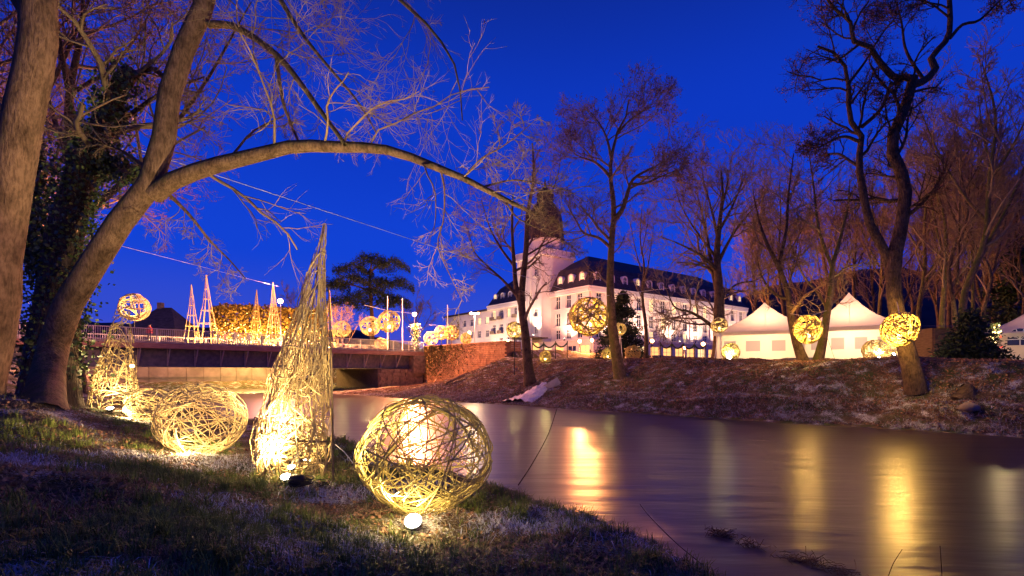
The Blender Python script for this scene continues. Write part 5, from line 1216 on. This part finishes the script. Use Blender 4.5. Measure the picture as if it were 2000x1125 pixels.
# ------------------------------------------------------------------ grass, litter, debris (uncountable)
def blades(pos, h, w, rng, bend=.5):
    N = len(pos); a = rng.uniform(0, 6.28, N); d = np.stack([np.cos(a), np.sin(a), np.zeros(N)], 1); sdv = np.stack([-np.sin(a), np.cos(a), np.zeros(N)], 1)
    hh = h * rng.uniform(.5, 1.5, (N, 1)); bb = bend * rng.uniform(.2, 1.6, (N, 1)); up = np.array([0, 0, 1.0])
    p1 = pos + up * hh * .55 + d * hh * bb * .35; p2 = pos + up * hh * (1 - .35 * bb) + d * hh * bb
    ww = w * rng.uniform(.6, 1.4, (N, 1))
    v = np.stack([pos - sdv * ww, pos + sdv * ww, p1 + sdv * ww * .7, p1 - sdv * ww * .7, p2 + sdv * ww * .12, p2 - sdv * ww * .12], 1).reshape(-1, 3)
    i = np.arange(N)[:, None] * 6; q = np.concatenate([i + np.array([[0, 1, 2, 3]]), i + np.array([[3, 2, 4, 5]])], 1).reshape(-1, 4)
    return v, q
rng = np.random.RandomState(90)
def near_points(n, pmax=11.0):
    Y = 2.2 * (pmax / 2.2) ** rng.uniform(0, 1, n) ; X = Y * rng.uniform(-1.15, .75, n); u = (X + Y) / R2; z = ground(X, Y); ok = (u < 6.2) & (z > .06)
    return np.stack([X, Y, z], 1)[ok]
def clump(p, f=1.7, s=0):
    return .5 + .25 * (np.sin(p[:, 0] * f + 1.3 * np.sin(p[:, 1] * f * .8 + s)) + np.sin(p[:, 1] * f * 1.3 + 1.7 * np.sin(p[:, 0] * f * .6 + s)))
M_grass = mat('green_grass', (.075, .11, .02), (.18, .23, .055), .8, 9, coord='Object')
M_straw = mat('dry_grass', (.20, .15, .08), (.38, .30, .17), .9, 9, coord='Object')
M_frost = mat('frosted_grass', (.42, .43, .47), (.70, .71, .75), .8, 9, coord='Object')
M_litter = mat('leaf_litter', (.12, .05, .03), (.42, .24, .15), .9, 12, coord='Object')
p = near_points(120000); c = clump(p); g = p[rng.uniform(0, 1, len(p)) < c ** 2.2 * .95]; v, q = blades(g, .085, .0034, rng, .9)
tag(mk('green_grass', v, q, 4, M_grass, kind='stuff'), 'short green grass in tufts on the near bank', 'grass')
tp = near_points(2200, 10); tp = tp[rng.uniform(0, 1, len(tp)) < np.clip(clump(tp) * 1.5 - .35, .05, 1)]
g = np.repeat(tp, 34, 0) + np.c_[rng.normal(0, .035, (len(tp) * 34, 2)), np.zeros(len(tp) * 34)]; v, q = blades(g, .12, .0036, rng, .75)
tag(mk('grass_tufts', v, q, 4, M_grass, kind='stuff'), 'taller green grass tufts dotted over the near bank', 'grass')
p = near_points(90000); c = clump(p, 1.3, 2); g = p[rng.uniform(0, 1, len(p)) < .2 + .6 * c]; v, q = blades(g, .06, .0028, rng, 1.7)
tag(mk('dry_grass', v, q, 4, M_straw, kind='stuff'), 'matted straw-coloured dry grass on the near bank', 'grass')
p = near_points(95000, 8.5); c = clump(p, 2.3, 4); g = p[rng.uniform(0, 1, len(p)) < np.clip(c * 2.4 - 1.25, 0, 1)]; v, q = blades(g, .06, .0042, rng, 1.8)
tag(mk('frosted_grass', v, q, 4, M_frost, kind='stuff'), 'white frosted grass blades in the foreground', 'grass')
p = near_points(26000, 22); v, q = leaves(p + np.array([0, 0, .012]), .05, rng, .6, flat=.6)
tag(mk('leaf_litter', v, q, 4, M_litter, kind='stuff'), 'brown fallen leaves scattered over the near bank', 'leaves')
# taller dry grass along the near waterline
n = 15000; vv = rng.uniform(-6, 45, n) ; uu = np.interp(vv, [-4, 0, 2, 3.2, 6], [4.2, 4.5, 4.85, 5.2, 5.9]) - .12 + (.30 * np.sin(vv * .55) + .18 * np.sin(vv * 1.3 + 1)) * np.clip(vv / 8, .25, 1) - np.abs(rng.normal(0, .35, n)); keep = rng.uniform(0, 1, n) < .25 + .75 * np.clip(np.sin(vv * 2.1) + np.sin(vv * .9 + 1), 0, 1)
x, y = (uu - vv) / R2, (uu + vv) / R2; p = np.stack([x, y, ground(x, y)], 1)[keep & (y > 2)]; v, q = blades(p, .16, .003, rng, 1.1)
tag(mk('waterside_grass', v, q, 4, M_straw, kind='stuff'), 'long dry grass drooping along the near waterline', 'grass')
# far bank litter and frost-tipped grass
n = 75000; uu = 25.6 + 13 * rng.uniform(0, 1, n) ** 1.1; vv = rng.uniform(-7, 52, n); x, y = (uu - vv) / R2, (uu + vv) / R2; z = ground(x, y); ok = (z > .05) & (np.abs(x / y) < 1.15)
p = np.stack([x, y, z + .03], 1)[ok]; v, q = leaves(p, .12, rng, .6, flat=.5); tag(mk('leaf_litter', v, q, 4, M_litter, kind='stuff'), 'brown leaf litter covering the far bank', 'leaves')
n = 30000; uu = 25.5 + np.abs(rng.normal(0, 1.6, n)); vv = rng.uniform(-7, 48, n); x, y = (uu - vv) / R2, (uu + vv) / R2; z = ground(x, y); ok = (z > .02) & (np.abs(x / y) < 1.15)
p = np.stack([x, y, z], 1)[ok]; c = clump(p, 1.1, 1); p = p[rng.uniform(0, 1, len(p)) < c]; v, q = blades(p, .16, .012, rng, 1.6); tag(mk('frosted_grass', v, q, 4, mat('rimed_grass', (.26, .22, .20), (.46, .42, .44), .9, 3), kind='stuff'), 'frost-rimed grass fringe along the far waterline', 'grass')
# drift debris in the shallows
def debris(label, path, n, seed):
    rg = np.random.RandomState(seed); q, L = resample([Vector(((px - 1000) * ZC / (py - HZ), ZC * FP / (py - HZ), .0)) for px, py in path], 60)
    cl = rg.randint(0, 60, 7); i = np.clip(cl[rg.randint(0, 7, n)] + rg.normal(0, 3.2, n), 0, 59).astype(int); p = q[i] + rg.normal(0, .085, (n, 3)) * np.array([1, 1, .35]); p[:, 2] = np.abs(p[:, 2]) + .0
    d = rg.normal(size=(n, 3)) * np.array([1, 1, .4]); d /= np.linalg.norm(d, axis=1, keepdims=True); l = rg.uniform(.05, .2, (n, 1))
    pts = np.stack([p - d * l * .5, p + rg.normal(0, .012, (n, 3)), p + d * l * .5], 1); tb = TB(); tb.tubes(pts, np.full((n, 3), .0035), 3)
    o = tb.build('drift_debris', mat('wet_twigs', (.06, .04, .025), (.15, .10, .06), .6, 8), kind='stuff'); tag(o, label, 'debris')
debris('drift of dead stalks in the shallow water off the near bank', [(1395, 1040), (1440, 1056), (1500, 1078)], 150, 1)
debris('drift of dead stalks at the bottom edge of the river', [(1530, 1092), (1580, 1098), (1640, 1118), (1700, 1140)], 170, 2)
debris('matted stalks overhanging the water right of the big ball', [(985, 960), (1030, 975), (1080, 1010), (1150, 1030), (1220, 1060)], 500, 3)
def twig(label, pts, r=.004):
    tb = TB(); q, L = resample(pts, 17); tb.tubes(q[None], np.linspace(r, r * .5, 17)[None], 5); tag(tb.build('bare_twig', M_pole), label, 'twig')
twig('long thin twig leaning over the water right of the big ball', [P(1012, 948, 8.2), P(1040, 905, 8.2), P(1070, 850, 8.2), P(1088, 798, 8.2)], .010)
twig('short upright twig by the lower right waterline', [P(1735, 1125, 4.6), P(1745, 1100, 4.6), P(1762, 1073, 4.6)])
twig('upright twig furthest right at the bottom edge', [P(1840, 1130, 4.6), P(1838, 1095, 4.6), P(1836, 1066, 4.6)])
twig('slanting dry stalk between the near bank and the drifts', [P(1372, 1103, 5.0), P(1320, 1060, 5.0), P(1270, 1010, 5.0), P(1250, 985, 5.0)])
